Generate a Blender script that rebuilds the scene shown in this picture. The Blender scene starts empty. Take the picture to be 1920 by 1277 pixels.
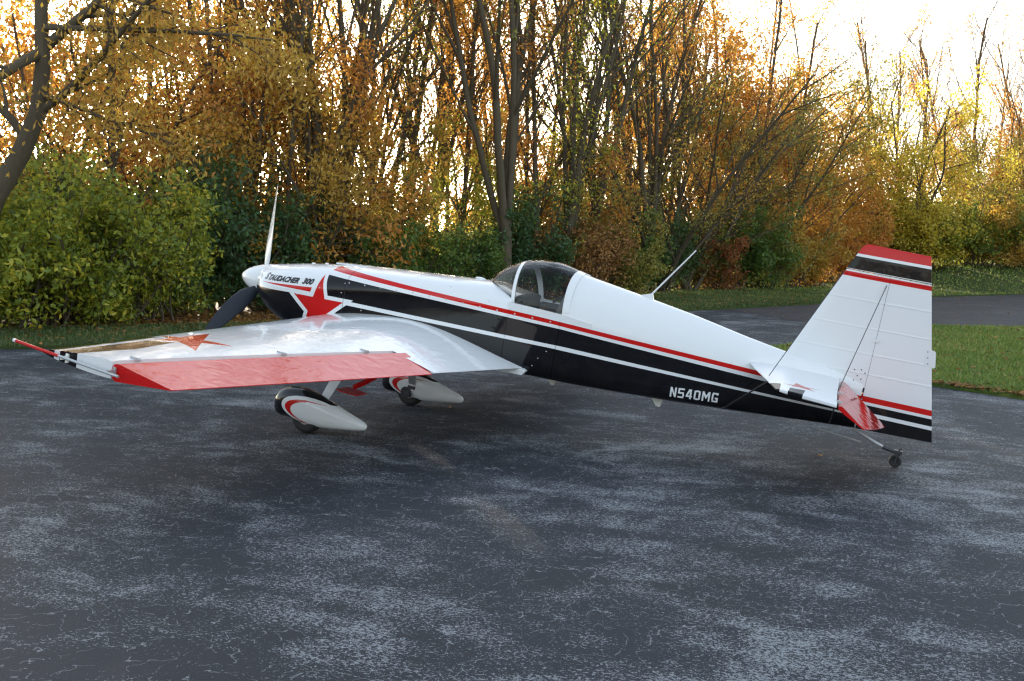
import bpy, bmesh, math, random
import numpy as np
from mathutils import Vector, Matrix
R = math.radians
random.seed(7); np.random.seed(7)
S = bpy.context.scene
COL = S.collection

# ------------------------------------------------------------------ camera
CAM = np.array([5.243, -8.883, 1.652]); FPX = 2147.35
yaw, pit, roll = R(23.081), R(5.169), R(1.217)
Fw = np.array([-math.cos(pit)*math.sin(yaw), math.cos(pit)*math.cos(yaw), -math.sin(pit)])
Rt = np.cross(Fw, [0, 0, 1]); Rt /= np.linalg.norm(Rt); Up = np.cross(Rt, Fw)
R2 = Rt*math.cos(roll)+Up*math.sin(roll); U2 = -Rt*math.sin(roll)+Up*math.cos(roll)
cd = bpy.data.cameras.new('camera'); cam = bpy.data.objects.new('camera', cd); COL.objects.link(cam)
cam.matrix_world = Matrix(((R2[0], U2[0], -Fw[0], CAM[0]), (R2[1], U2[1], -Fw[1], CAM[1]), (R2[2], U2[2], -Fw[2], CAM[2]), (0, 0, 0, 1)))
cd.sensor_width = 36; cd.lens = 36*FPX/1920; cd.clip_start = .05; cd.clip_end = 3000
S.camera = cam

# ------------------------------------------------------------------ sky, sun, exposure
SUN_EL, SUN_AZ = R(8), R(-39)          # azimuth measured from +Y towards +X
w = bpy.data.worlds.new("World"); S.world = w; w.use_nodes = True
wn = w.node_tree; wn.nodes.clear()
sky = wn.nodes.new('ShaderNodeTexSky'); sky.sky_type = 'NISHITA'; sky.sun_disc = False
sky.sun_elevation = SUN_EL; sky.sun_rotation = SUN_AZ; sky.air_density = 1.0; sky.dust_density = 1.1; sky.ozone_density = 1.2
bg = wn.nodes.new('ShaderNodeBackground'); bg.inputs[1].default_value = .15
wo = wn.nodes.new('ShaderNodeOutputWorld')
hs = wn.nodes.new('ShaderNodeHueSaturation'); hs.inputs['Saturation'].default_value = .56      # thin high haze takes the colour out of the sky
wn.links.new(sky.outputs[0], hs.inputs['Color']); wn.links.new(hs.outputs[0], bg.inputs[0]); wn.links.new(bg.outputs[0], wo.inputs[0])
sl = bpy.data.lights.new('sun', 'SUN'); sl.energy = 5.0; sl.angle = R(.5); sl.color = (1, .87, .70)
so = bpy.data.objects.new('sun', sl); COL.objects.link(so)
so.rotation_euler = (math.pi/2-SUN_EL, 0, math.pi-SUN_AZ)
S.view_settings.view_transform = 'Standard'; S.view_settings.look = 'None'
S.view_settings.exposure = 2.18; S.view_settings.gamma = 1; S.view_settings.use_curve_mapping = False
try:
    S.render.engine = 'CYCLES'
    S.cycles.max_bounces = 8; S.cycles.diffuse_bounces = 5; S.cycles.glossy_bounces = 3
    S.cycles.transmission_bounces = 4; S.cycles.transparent_max_bounces = 12
    S.cycles.use_denoising = True; S.cycles.sample_clamp_indirect = 6
    S.cycles.filter_width = 1.3
except Exception: pass

# ------------------------------------------------------------------ helpers
def at(px, dist, py=None):
    """ground point seen in the direction of picture column px at a horizontal distance"""
    d = Fw + R2*(px-960)/FPX
    d = d[:2]/np.linalg.norm(d[:2])
    return CAM[0]+d[0]*dist, CAM[1]+d[1]*dist

def tag(o, label=None, cat=None, group=None, kind=None):
    if label: o['label'] = label
    if cat: o['category'] = cat
    if group: o['group'] = group
    if kind: o['kind'] = kind
    return o
def empty(name, loc=(0, 0, 0), rot=(0, 0, 0)):
    o = bpy.data.objects.new(name, None); COL.objects.link(o); o.location = loc; o.rotation_euler = rot
    return o
def link(name, me, parent=None):
    o = bpy.data.objects.new(name, me); COL.objects.link(o)
    if parent: o.parent = parent
    return o
def mesh(name, V, Fc, mats, smooth=True, fm=None):
    me = bpy.data.meshes.new(name)
    me.from_pydata([tuple(v) for v in V], [], Fc)
    for m in (mats if isinstance(mats, (list, tuple)) else [mats]): me.materials.append(m)
    if fm: me.polygons.foreach_set('material_index', fm)
    if smooth: me.polygons.foreach_set('use_smooth', [True]*len(me.polygons))
    me.validate(); me.update()
    return me
def sharp(me, ang=35):
    try: me.set_sharp_from_angle(angle=R(ang))
    except Exception: pass
    return me
def fixn(me):
    bm = bmesh.new(); bm.from_mesh(me); bmesh.ops.recalc_face_normals(bm, faces=bm.faces); bm.to_mesh(me); bm.free()
    return me
class MB:
    """collects simple solids into one mesh"""
    def __init__(s): s.V = []; s.F = []
    def add(s, V, F):
        n = len(s.V); s.V += [tuple(map(float, v)) for v in V]; s.F += [tuple(i+n for i in f) for f in F]
    def box(s, c, h, M=None):
        V = []
        for a in (-1, 1):
            for b in (-1, 1):
                for d in (-1, 1):
                    p = Vector((a*h[0], b*h[1], d*h[2]))
                    if M: p = M @ p
                    V.append((p[0]+c[0], p[1]+c[1], p[2]+c[2]))
        s.add(V, [(0, 1, 3, 2), (4, 6, 7, 5), (0, 4, 5, 1), (2, 3, 7, 6), (0, 2, 6, 4), (1, 5, 7, 3)])
    def tube(s, pts, rad, k=10, cap=True, flat=1.0, up=None):
        P = [np.array(p, float) for p in pts]
        rad = [rad]*len(P) if not isinstance(rad, (list, tuple)) else rad
        V = []; ref = None
        for i, p in enumerate(P):
            t = P[min(i+1, len(P)-1)]-P[max(i-1, 0)]; t /= np.linalg.norm(t)+1e-12
            if ref is None:
                ref = np.array(up if up else ((0, 0, 1) if abs(t[2]) < .9 else (1, 0, 0)), float)
            u = np.cross(t, ref); u /= np.linalg.norm(u)+1e-12; v = np.cross(u, t); ref = v
            for j in range(k):
                a = 2*math.pi*j/k
                V.append(p+rad[i]*(u*math.cos(a)*flat+v*math.sin(a)))
        F = []
        for i in range(len(P)-1):
            for j in range(k):
                F.append((i*k+j, i*k+(j+1) % k, (i+1)*k+(j+1) % k, (i+1)*k+j))
        if cap:
            F.append(tuple(range(k))[::-1]); F.append(tuple((len(P)-1)*k+j for j in range(k)))
        s.add(V, F)
    def prism(s, poly, y0, y1, ax=1):
        """polygon in the plane across axis ax, extruded along it"""
        n = len(poly)
        def mk(p, y):
            return {1: (p[0], y, p[1]), 2: (p[0], p[1], y), 0: (y, p[0], p[1])}[ax]
        s.add([mk(p, y0) for p in poly]+[mk(p, y1) for p in poly],
              [tuple(range(n))[::-1], tuple(range(n, 2*n))]+[(i, (i+1) % n, n+(i+1) % n, n+i) for i in range(n)])
    def ball(s, c, r, k=8, sc=(1, 1, 1)):
        V = []; F = []
        for i in range(1, k//2+1):
            pass
        nu, nv = k, k//2+1
        for i in range(nv+1):
            a = math.pi*i/nv
            for j in range(nu):
                b = 2*math.pi*j/nu
                V.append((c[0]+r*sc[0]*math.sin(a)*math.cos(b), c[1]+r*sc[1]*math.sin(a)*math.sin(b), c[2]+r*sc[2]*math.cos(a)))
        for i in range(nv):
            for j in range(nu):
                F.append((i*nu+j, i*nu+(j+1) % nu, (i+1)*nu+(j+1) % nu, (i+1)*nu+j))
        s.add(V, F)
    def build(s, name, mat, parent=None, smooth=True, ang=35):
        me = mesh(name, s.V, s.F, mat, smooth)
        bm = bmesh.new(); bm.from_mesh(me); bmesh.ops.remove_doubles(bm, verts=bm.verts, dist=1e-5)
        bmesh.ops.recalc_face_normals(bm, faces=bm.faces); bm.to_mesh(me); bm.free()
        if smooth: sharp(me, ang)
        return link(name, me, parent)

# ------------------------------------------------------------------ node expressions
class NT:
    def __init__(s, name):
        s.m = bpy.data.materials.new(name); s.m.use_nodes = True; s.t = s.m.node_tree; s.t.nodes.clear()
        s.out = s.t.nodes.new('ShaderNodeOutputMaterial')
    def n(s, ty, **kw):
        nd = s.t.nodes.new(ty)
        for k, v in kw.items(): setattr(nd, k, v)
        return nd
    def put(s, sock, v):
        if isinstance(v, X): v = v.s
        if hasattr(v, 'is_linked') or isinstance(v, bpy.types.NodeSocket): s.t.links.new(v, sock)
        elif isinstance(v, (tuple, list)) and len(v) == 3 and sock.type == 'RGBA': sock.default_value = (*v, 1)
        else: sock.default_value = v
    def math(s, op, a, b=0.0, c=None):
        nd = s.n('ShaderNodeMath', operation=op); s.put(nd.inputs[0], a); s.put(nd.inputs[1], b)
        if c is not None: s.put(nd.inputs[2], c)
        return X(s, nd.outputs[0])
    def mix(s, f, a, b):
        nd = s.n('ShaderNodeMix', data_type='RGBA'); s.put(nd.inputs[0], f); s.put(nd.inputs[6], a); s.put(nd.inputs[7], b)
        return nd.outputs[2]
    def xyz(s, kind='Object'):
        tc = s.n('ShaderNodeTexCoord'); sp = s.n('ShaderNodeSeparateXYZ'); s.t.links.new(tc.outputs[kind], sp.inputs[0])
        s.co = tc.outputs[kind]
        return [X(s, sp.outputs[i]) for i in range(3)]
    def noise(s, vec, scale, detail=3, rough=.5, dist=0, out=0):
        nd = s.n('ShaderNodeTexNoise'); s.put(nd.inputs['Vector'], vec); nd.inputs['Scale'].default_value = scale
        nd.inputs['Detail'].default_value = detail; nd.inputs['Roughness'].default_value = rough; nd.inputs['Distortion'].default_value = dist
        return X(s, nd.outputs[out]) if out == 0 else nd.outputs[out]
    def scalev(s, vec, sc):
        nd = s.n('ShaderNodeVectorMath', operation='MULTIPLY'); s.put(nd.inputs[0], vec); nd.inputs[1].default_value = sc
        return nd.outputs[0]
    def ramp(s, f, stops, interp='LINEAR'):
        nd = s.n('ShaderNodeValToRGB'); s.put(nd.inputs[0], f); cr = nd.color_ramp; cr.interpolation = interp
        while len(cr.elements) > 1: cr.elements.remove(cr.elements[-1])
        cr.elements[0].position = stops[0][0]; cr.elements[0].color = (*stops[0][1], 1)
        for p, c in stops[1:]:
            e = cr.elements.new(p); e.color = (*c, 1)
        return nd.outputs[0]
    def bump(s, h, strength=.3, dist=.01, normal=None):
        nd = s.n('ShaderNodeBump'); s.put(nd.inputs['Height'], h); nd.inputs['Strength'].default_value = strength; nd.inputs['Distance'].default_value = dist
        if normal is not None: s.t.links.new(normal, nd.inputs['Normal'])
        return nd.outputs[0]
    def bsdf(s, color, rough=.4, metal=0, coat=0, normal=None, spec=.5, trans=0, coatr=.03):
        p = s.n('ShaderNodeBsdfPrincipled'); s.put(p.inputs['Base Color'], color); s.put(p.inputs['Roughness'], rough)
        p.inputs['Metallic'].default_value = metal; p.inputs['Coat Weight'].default_value = coat; p.inputs['Coat Roughness'].default_value = coatr
        s.put(p.inputs['Specular IOR Level'], spec); p.inputs['Transmission Weight'].default_value = trans
        if normal is not None:
            s.t.links.new(normal, p.inputs['Normal'])
            if coat: s.t.links.new(normal, p.inputs['Coat Normal'])
        return p
    def done(s, sh):
        s.t.links.new(sh.outputs[0] if hasattr(sh, 'outputs') else sh, s.out.inputs[0]); return s.m
class X:
    def __init__(s, nt, sock): s.nt = nt; s.s = sock
    def __add__(s, o): return s.nt.math('ADD', s, o)
    __radd__ = __add__
    def __sub__(s, o): return s.nt.math('SUBTRACT', s, o)
    def __rsub__(s, o): return s.nt.math('SUBTRACT', o, s)
    def __mul__(s, o): return s.nt.math('MULTIPLY', s, o)
    __rmul__ = __mul__
    def __truediv__(s, o): return s.nt.math('DIVIDE', s, o)
    def __gt__(s, o): return s.nt.math('GREATER_THAN', s, o)
    def __lt__(s, o): return s.nt.math('LESS_THAN', s, o)
    def __and__(s, o): return s*o
    def __or__(s, o): return s.nt.math('MAXIMUM', s, o)
    def min(s, o): return s.nt.math('MINIMUM', s, o)
    def abs(s): return s.nt.math('ABSOLUTE', s)
    def inv(s): return 1-s

def halfplane(u, v, p, q, inside, off=0.0):
    """signed distance to line pq, positive on the side of point inside, grown by off"""
    nx, ny = (q[1]-p[1]), -(q[0]-p[0]); L = math.hypot(nx, ny); nx /= L; ny /= L
    d = nx*(inside[0]-p[0])+ny*(inside[1]-p[1])
    if d < 0: nx, ny = -nx, -ny
    return (u*nx)+(v*ny)+(off-nx*p[0]-ny*p[1])
def star_mask(u, v, T, off=0.0):
    c = (sum(t[0] for t in T)/5, sum(t[1] for t in T)/5); s = None
    for i in range(5):
        m = halfplane(u, v, T[i], T[(i+2) % 5], c, off) > 0
        s = m if s is None else s+m
    return s > 3.5
def poly_mask(u, v, P):
    c = (sum(t[0] for t in P)/len(P), sum(t[1] for t in P)/len(P)); s = None
    for i in range(len(P)):
        m = halfplane(u, v, P[i], P[(i+1) % len(P)], c)
        s = m if s is None else s.min(m)
    return s > 0
def ell_mask(u, v, c, a, b, ang):
    ca, sa = math.cos(ang), math.sin(ang)
    p = (u-c[0])*ca+(v-c[1])*sa; q = (v-c[1])*ca-(u-c[0])*sa
    return ((p/a)*(p/a)+(q/b)*(q/b)) < 1

WHITE = (.77, .785, .80); BLACK = (.006, .006, .008); RED = (.56, .010, .009)
def paint(name, fn, rib=None, wav=.0, rough=.12, coat=.8, wscale=(6, 6, 6), dist=.6):
    t = NT(name); x, y, z = t.xyz(); col = WHITE
    for mask, c in fn(x, y, z): col = t.mix(mask, col, c)
    dirt = t.noise(t.co, 9, 5, .6)
    col2 = t.mix((dirt-.5)*.05+.004, col, (.30, .28, .25))
    nrm = None
    if wav:
        h = t.noise(t.scalev(t.co, wscale), 1, 2, .5, dist)
        nrm = t.bump(h, 1, wav)
    if rib:
        s = None
        for zc in rib:
            g = (z-zc)+(x*-.02); g = 1-(g.abs()/.010); g = g.nt.math('MAXIMUM', g, 0.0)
            s = g if s is None else s+g
        nrm = t.bump(s, .9, .0022, nrm)
    return t.done(t.bsdf(col2, rough, coat=coat, normal=nrm, spec=.12))
def plain(name, c, rough=.4, metal=0, coat=0, spec=.5, var=.15, scale=20, bump=0):
    t = NT(name); t.xyz()
    n = t.noise(t.co, scale, 4, .6)
    dk = tuple(v*(1-var) for v in c); lt = tuple(min(1, v*(1+var)) for v in c)
    nr = t.bump(n, .5, bump) if bump else None
    return t.done(t.bsdf(t.mix(n, dk, lt), rough, metal, coat, nr, spec))

SIDE_STAR = [(-.384, 1.250), (-.133, 1.050), (-.215, .71), (-.525, .70), (-.635, 1.032)]
def fus_paint(x, y, z):
    nt = x.nt
    btop = (1.250-x*.0048).min(1.315-x*.040)
    bbot = (1.070+x*.019).min(1.132-x*.0137)
    w2 = (1.036+x*.0215).min(1.085-x*.0058)
    rtop = (1.3215-x*.012).min(1.3605-x*.034)
    rbot = (1.286-x*.011).min(1.329-x*.035)
    aft = x > -.352
    body = (z < btop) & (z > bbot) & aft
    low = (z < w2) & (x > -.40)
    nose = (z < (1.078+x*.070)) & (x < -.40)
    sb = star_mask(x, z, SIDE_STAR, .034)
    st = star_mask(x, z, SIDE_STAR, 0)
    red = (z < rtop) & (z > rbot) & (x > -.356)
    spear = poly_mask(x, z, [(-1.075, 1.0525), (-.462, 1.118), (-.470, 1.077)])
    seam = ((x+.135).abs() < .0022) & (z > .7)
    shield = (z > 1.365) & (x > 1.045) & (x < 1.40) & (y.abs() < ((x-1.0)*1.25).min(.14+(x-1.12)*.66))
    tub = (x > 1.386) & (x < 1.830) & (y.abs() < .318) & (z > .87)
    return [(shield, (.16, .16, .165)), (body | low | nose, BLACK), (red, RED), (sb, WHITE), (st, RED), (spear, RED), (seam, (.12, .12, .12)), (tub, (.13, .13, .135))]
def tail_paint(x, y, z):
    zz = z-(x-4.4)*.004
    band = lambda a, b: (zz > a) & (zz < b)
    return [(band(2.255, 3), RED), (band(2.137, 2.234), BLACK), (band(2.080, 2.115), RED),
            (band(1.180, 1.222), RED), (band(1.105, 1.158), BLACK), (zz < 1.077, BLACK)]
WSTAR = [(-.232, 2.600), (-.04, 2.300), (.370, 2.565), (.322, 2.900), (-.085, 2.835)]
def wing_paint(x, y, z):
    a = y.abs()
    b1 = poly_mask(x, a, [(-.45, 4.0), (-.45, 2.66), (-.14, 2.66), (-.178, 3.56), (-.18, 4.0)])
    b2 = poly_mask(x, a, [(-.136, 3.62), (-.100, 2.86), (.070, 2.80), (.093, 3.2), (-.005, 3.57)]) | ((a > 3.56) & (x > -.138) & (x < -.006))
    sb = star_mask(x, a, WSTAR, .022); st = star_mask(x, a, WSTAR)
    return [(b1 | b2, BLACK), (sb, WHITE), (st, RED)]
SSTAR = [(3.725, .93), (3.80, .80), (3.985, .86), (3.965, .99), (3.80, .98)]
def stab_paint(x, y, z):
    a = y.abs()
    b1 = poly_mask(x, a, [(3.60, 1.5), (3.60, .98), (3.72, .95), (3.80, 1.5)])
    b2 = poly_mask(x, a, [(3.835, 1.5), (3.80, 1.05), (3.90, 1.03), (3.935, 1.5)])
    return [(b1 | b2, BLACK), (star_mask(x, a, SSTAR), (.55, .16, .14))]  # star red paled in its colour, for the reflection washing over it
M = {}
M['fus'] = paint('fuselage_paint', fus_paint, wav=.0010, wscale=(3, 3, 5), coat=.5)
M['tail'] = paint('tail_paint', tail_paint, rib=(1.45, 1.64, 1.84, 2.02, 1.30), wav=.0004, rough=.3, coat=.35)
M['wing'] = paint('wing_paint', wing_paint, wav=.0026, rough=.12, coat=.5, wscale=(13, 9, 13))
M['stab'] = paint('stabilizer_paint', stab_paint, wav=.0002, coat=.12, rough=.33)
M['white'] = paint('white_paint', lambda x, y, z: [], wav=.0003)
M['red'] = paint('red_paint', lambda x, y, z: [(x > -99, RED)], wav=.0032, rough=.08, coat=.40, wscale=(7, 8, 7), dist=.5)
E1 = ((.180, .172), .318, .124, R(-14)); E2 = ((.175, .170), .275, .100, R(-13)); E3 = ((.185, .163), .225, .093, R(-12))
def pant_paint(x, y, z):
    # coordinates measured level with the ground
    th_ = R(9.3425); c, s = math.cos(th_), math.sin(th_)
    u = (x*c+z*s+.052)/.97; v = z*c-x*s
    far = u > .34
    e1 = ell_mask(u, v, *E1) | (poly_mask(u, v, [(.10, .300), (.75, .168), (.75, -.1), (.02, -.1), (.02, .07)]))
    e2 = ell_mask(u, v, *E2) | (poly_mask(u, v, [(.10, .286), (.75, .166), (.75, -.1), (.04, -.1), (.03, .075)]))
    e3 = ell_mask(u, v, *E3) | (poly_mask(u, v, [(.12, .272), (.75, .188), (.75, -.1), (.10, -.1), (.10, .08)]))
    return [(x > -99, BLACK), (e1, WHITE), (e2, RED), (e3, WHITE)]
M['pant'] = paint('wheel_pant_paint', pant_paint)
M['rubber'] = plain('tyre_rubber', (.018, .018, .018), .75, bump=.001)
M['steel'] = plain('bare_steel', (.50, .51, .52), .38, .55, var=.2)
M['dark_metal'] = plain('dark_steel', (.06, .06, .065), .45, .6)
M['blade_black'] = plain('propeller_matt_black', (.010, .013, .022), .42, var=.2)
M['blade_white'] = plain('propeller_white', (.72, .73, .74), .25, coat=.3, var=.04)
M['cockpit'] = plain('cockpit_grey', (.16, .165, .17), .7)
M['cockpit_dark'] = plain('cockpit_black', (.05, .05, .052), .6)
M['seat'] = plain('seat_cloth', (.20, .195, .19), .9, var=.3, scale=200)
M['ink'] = plain('lettering_black', (.012, .013, .018), .3)
M['ink_white'] = plain('lettering_white', (.78, .79, .80), .3, var=.02)
M['frosted'] = plain('frosted_plastic', (.80, .82, .76), .35)
M['bolt'] = plain('screw_head', (.55, .56, .58), .35, .7)
t = NT('tinted_canopy')
g = t.n('ShaderNodeBsdfGlossy'); g.inputs['Roughness'].default_value = .015
tr = t.n('ShaderNodeBsdfTransparent'); tr.inputs[0].default_value = (.85, .87, .88, 1)
fr = t.n('ShaderNodeLayerWeight'); fr.inputs[0].default_value = .25
mx = t.n('ShaderNodeMixShader'); t.t.links.new(fr.outputs['Fresnel'], mx.inputs[0])
t.t.links.new(tr.outputs[0], mx.inputs[1]); t.t.links.new(g.outputs[0], mx.inputs[2])
M['glass'] = t.done(mx)

# ------------------------------------------------------------------ aeroplane, modelled in its own axes (x aft, -y left wing, z up)
TH = R(9.3425)
plane = empty('airplane', (0, 0, 0), (0, TH, 0))
tag(plane, 'white, black and red low-wing aerobatic airplane with star markings parked on the asphalt', 'airplane')
cT, sT = math.cos(TH), math.sin(TH)
def w2b(p): return (p[0]*cT-p[2]*sT, p[1], p[0]*sT+p[2]*cT)

def smooth_tab(tab, wd=.06):
    xs = [r[0] for r in tab]
    def f(x, i):
        return float(np.mean([np.interp(x+d, xs, [r[i] for r in tab]) for d in np.linspace(-wd, wd, 7)]))
    return f
#      x     zb    zt    w     zs    nt   nb
TAB = [(-1.20, .87, 1.175, .165, 1.02, 2.0, 2.0),
       (-1.12, .83, 1.192, .255, 1.01, 2.0, 2.1),
       (-1.02, .775, 1.212, .325, 1.00, 2.1, 2.3),
       (-.90, .725, 1.238, .375, 1.01, 2.2, 2.5),
       (-.75, .685, 1.268, .400, 1.03, 2.3, 2.8),
       (-.50, .655, 1.310, .405, 1.07, 2.4, 3.4),
       (-.20, .650, 1.355, .400, 1.12, 2.5, 4.5),
       (.10, .665, 1.383, .394, 1.18, 2.5, 6),
       (.50, .700, 1.418, .386, 1.24, 2.5, 8),
       (.90, .735, 1.455, .375, 1.27, 2.4, 9),
       (1.10, .755, 1.475, .370, 1.28, 2.3, 9),
       (1.25, .770, 1.445, .367, 1.27, 3.0, 9),
       (1.45, .790, 1.415, .362, 1.26, 3.6, 9)]
TABR = [(1.30, .78, 1.70, .365, 1.28, 2.2, 9),
        (1.70, .800, 1.70, .350, 1.28, 2.2, 9),
        (1.83, .803, 1.682, .342, 1.28, 2.1, 9),
        (1.95, .806, 1.665, .333, 1.275, 2.0, 9),
        (2.34, .826, 1.612, .292, 1.265, 1.9, 8),
        (2.80, .852, 1.546, .235, 1.25, 1.8, 7),
        (3.25, .884, 1.465, .175, 1.23, 1.8, 6),
        (3.58, .913, 1.415, .130, 1.21, 1.9, 5),
        (4.00, .950, 1.370, .068, 1.20, 2.0, 4),
        (4.18, .966, 1.350, .040, 1.20, 2.0, 4)]
fF, fR = smooth_tab(TAB, .05), smooth_tab(TABR, .04)
def section(f, x, ztop_cut=None, K=22):
    zb, zt, wv, zs, nt_, nb = [f(x, i) for i in range(1, 7)]
    pts = []
    for k in range(K+1):                     # bottom centre to the widest point
        a = math.pi/2*(k/K)
        pts.append((wv*abs(math.sin(a))**(2/nb), zs-(zs-zb)*abs(math.cos(a))**(2/nb)))
    for k in range(1, K+1):
        a = math.pi/2*(k/K)
        pts.append((wv*abs(math.cos(a))**(2/nt_), zs+(zt-zs)*abs(math.sin(a))**(2/nt_)))
    return pts
def surf_y(x, z):
    f = fF if x < 1.4 else fR
    zb, zt, wv, zs, nt_, nb = [f(x, i) for i in range(1, 7)]
    q, n = ((z-zs)/(zt-zs), nt_) if z > zs else ((zs-z)/(zs-zb), nb)
    q = min(.999, max(0, q))
    return wv*(1-q**n)**(1/n)
def loft_closed(f, xs, cap0=True, cap1=True):
    V = []; F = []
    for x in xs:
        h = section(f, x); ring = [(x, -p[0], p[1]) for p in h]+[(x, p[0], p[1]) for p in h[-2:0:-1]]
        n = len(ring); V += ring
    for i in range(len(xs)-1):
        for j in range(n):
            F.append((i*n+j, i*n+(j+1) % n, (i+1)*n+(j+1) % n, (i+1)*n+j))
    if cap0: F.append(tuple(range(n)))
    if cap1: F.append(tuple((len(xs)-1)*n+j for j in range(n))[::-1])
    return V, F
def obj_vf(name, V, F, mat, parent, ang=40):
    b = MB(); b.add(V, F); return b.build(name, mat, parent, ang=ang)

# engine cowling and front deck, split at the panel joint
V, F = loft_closed(fF, list(np.linspace(-1.175, -.9, 14))+list(np.linspace(-.86, -.138, 20)))
cowl = obj_vf('cowling', V, F, M['fus'], plane)
V, F = loft_closed(fF, list(np.linspace(-.134, 1.385, 40)))
fus = obj_vf('fuselage', V, F, M['fus'], plane)
# cockpit tub sides
V = []; F = []
xs = list(np.linspace(1.387, 1.828, 12))
def tubring(x):
    zb, zt, wv, zs, nt_, nb = [fR(x, i) for i in range(1, 7)]
    pts = []
    for k in range(23):
        a = math.pi/2*(k/22)
        pts.append((wv*abs(math.sin(a))**(2/nb), zs-(zs-zb)*abs(math.cos(a))**(2/nb)))
    pts += [(surf_y(x+.02, 1.32), 1.32), (surf_y(x+.02, 1.35)-.002, 1.352), (surf_y(x+.02, 1.35)-.03, 1.356), (.29, 1.33), (.28, 1.1), (.27, .90), (0, .88)]
    return pts
for x in xs:
    h = tubring(x); V += [(x, -p[0], p[1]) for p in h]+[(x, p[0], p[1]) for p in h[-2:0:-1]]; n = 2*len(h)-2
for i in range(len(xs)-1):
    for j in range(n): F.append((i*n+j, i*n+(j+1) % n, (i+1)*n+(j+1) % n, (i+1)*n+j))
F.append(tuple(range(n))); F.append(tuple((len(xs)-1)*n+j for j in range(n))[::-1])
obj_vf('cockpit_section', V, F, M['fus'], plane)
V, F = loft_closed(fR, list(np.linspace(1.832, 2.0, 6))+list(np.linspace(2.06, 4.178, 50)))
obj_vf('rear_fuselage', V, F, M['fus'], plane)
# cockpit contents
b = MB(); b.prism([(1.392, 1.20), (1.392, 1.385), (1.40, 1.40), (1.41, 1.20)], -.25, .25); panel = b.build('instrument_panel', M['cockpit_dark'], plane)
b = MB(); b.prism([(1.60, .93), (1.74, .93), (1.815, 1.40), (1.80, 1.50), (1.765, 1.50), (1.72, 1.36)], -.17, .17); seat = b.build('seat', M['seat'], plane)
b = MB(); b.box((1.50, 0, .96), (.14, .17, .04)); b.build('seat_pan', M['seat'], plane)
b = MB(); b.tube([(1.46, 0, .95), (1.48, 0, 1.15), (1.47, 0, 1.28)], [.012, .012, .018], 8); b.build('control_stick', M['cockpit_dark'], plane)
b = MB(); b.box((1.826, 0, 1.50), (.003, .22, .10)); b.build('rear_bulkhead', M['cockpit'], plane)
b = MB(); b.tube([(1.42, -.325, 1.365), (1.47, -.325, 1.40), (1.50, -.32, 1.37)], .010, 8); b.build('canopy_latch', M['cockpit_dark'], plane); b = MB(); b.tube([(1.50, .31, 1.365), (1.56, .31, 1.42), (1.60, .30, 1.37)], .012, 8)
b.build('canopy_latch', M['cockpit_dark'], plane)

# canopy bubble
GT = [(1.02, 1.455, .03), (1.06, 1.508, .095), (1.12, 1.572, .150), (1.20, 1.632, .205), (1.30, 1.682, .270), (1.38, 1.710, .318),
      (1.48, 1.728, .340), (1.60, 1.736, .342), (1.70, 1.724, .340), (1.80, 1.698, .336), (1.90, 1.676, .330)]
def gsec(x, i): return float(np.mean([np.interp(x+d, [g_[0] for g_ in GT], [g_[i] for g_ in GT]) for d in (-.02, 0, .02)]))
def gring(x, off=0.0, K=20, z0=1.335, n=2.15):
    zt, wv = gsec(x, 1)+off, gsec(x, 2)+off; r = []
    for k in range(2*K+1):
        a = math.pi*k/(2*K); c_, s_ = math.cos(a), math.sin(a)
        r.append((-wv*math.copysign(abs(c_)**(2/n), c_), z0+(zt-z0)*abs(s_)**(2/n)))
    return r
def gstrip(xf, off):
    V = []; F = []; rows = len(xf)
    for fx in xf:
        for k in range(41):
            x = fx(k); p = gring(x, off)[k]; V.append((x, p[0], p[1]))
    for i in range(rows-1):
        for k in range(40): F.append((i*41+k, i*41+k+1, (i+1)*41+k+1, (i+1)*41+k))
    return V, F
lean = lambda k: .055*(1-math.sin(math.pi*k/40))       # frame feet sit further aft than its crown
V, F = gstrip([(lambda k, x=x: x+(lean(k)*min(1, (x-1.02)/.3) if x < 1.8 else lean(k)*.6)) for x in np.linspace(1.025, 1.815, 30)], 0)
canopy = obj_vf('canopy', V, F, M['glass'], plane, 80)
def band(name, x0, x1, off, th, rear=False):
    V = []; F = []
    for s_, o_ in ((0, off), (1, off), (1, off-th), (0, off-th)):
        for k in range(41):
            x = (x1 if s_ else x0)+lean(k)*(.6 if rear else 1); p = gring(x, o_)[k]; V.append((x, p[0], p[1]))
    for i in range(4):
        for k in range(40): F.append((i*41+k, i*41+k+1, ((i+1) % 4)*41+k+1, ((i+1) % 4)*41+k))
    return obj_vf(name, V, F, M['white'], plane, 30)
fr1 = band('canopy_frame', 1.318, 1.352, .004, .014)
fr2 = band('canopy_frame', 1.800, 1.860, .002, .012, True)
for s_ in (-1, 1):
    b = MB()
    pts = []
    for x in np.linspace(1.375, 2.09, 16):
        pts.append((x, surf_y(x+.02, 1.32)))
    for k in range(15):
        (xa, ya), (xb, yb) = pts[k], pts[k+1]
        P = []
        for (xx, yy) in ((xa, ya), (xb, yb)):
            zt_ = 1.368-.020*(xx-1.375) if xx < 1.90 else 1.352-.10*(xx-1.90)
            P += [(xx, s_*(yy+.006), 1.312-.03*(xx-1.37)), (xx, s_*(yy+.004), zt_), (xx, s_*(yy-.03), zt_), (xx, s_*(yy-.03), 1.312-.03*(xx-1.37))]
        b.add(P, [(0, 4, 5, 1), (1, 5, 6, 2), (2, 6, 7, 3), (3, 7, 4, 0)]+([(0, 1, 2, 3)] if k == 0 else [])+([(4, 7, 6, 5)] if k == 14 else []))
    b.build('canopy_rail', M['white'], plane)
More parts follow.
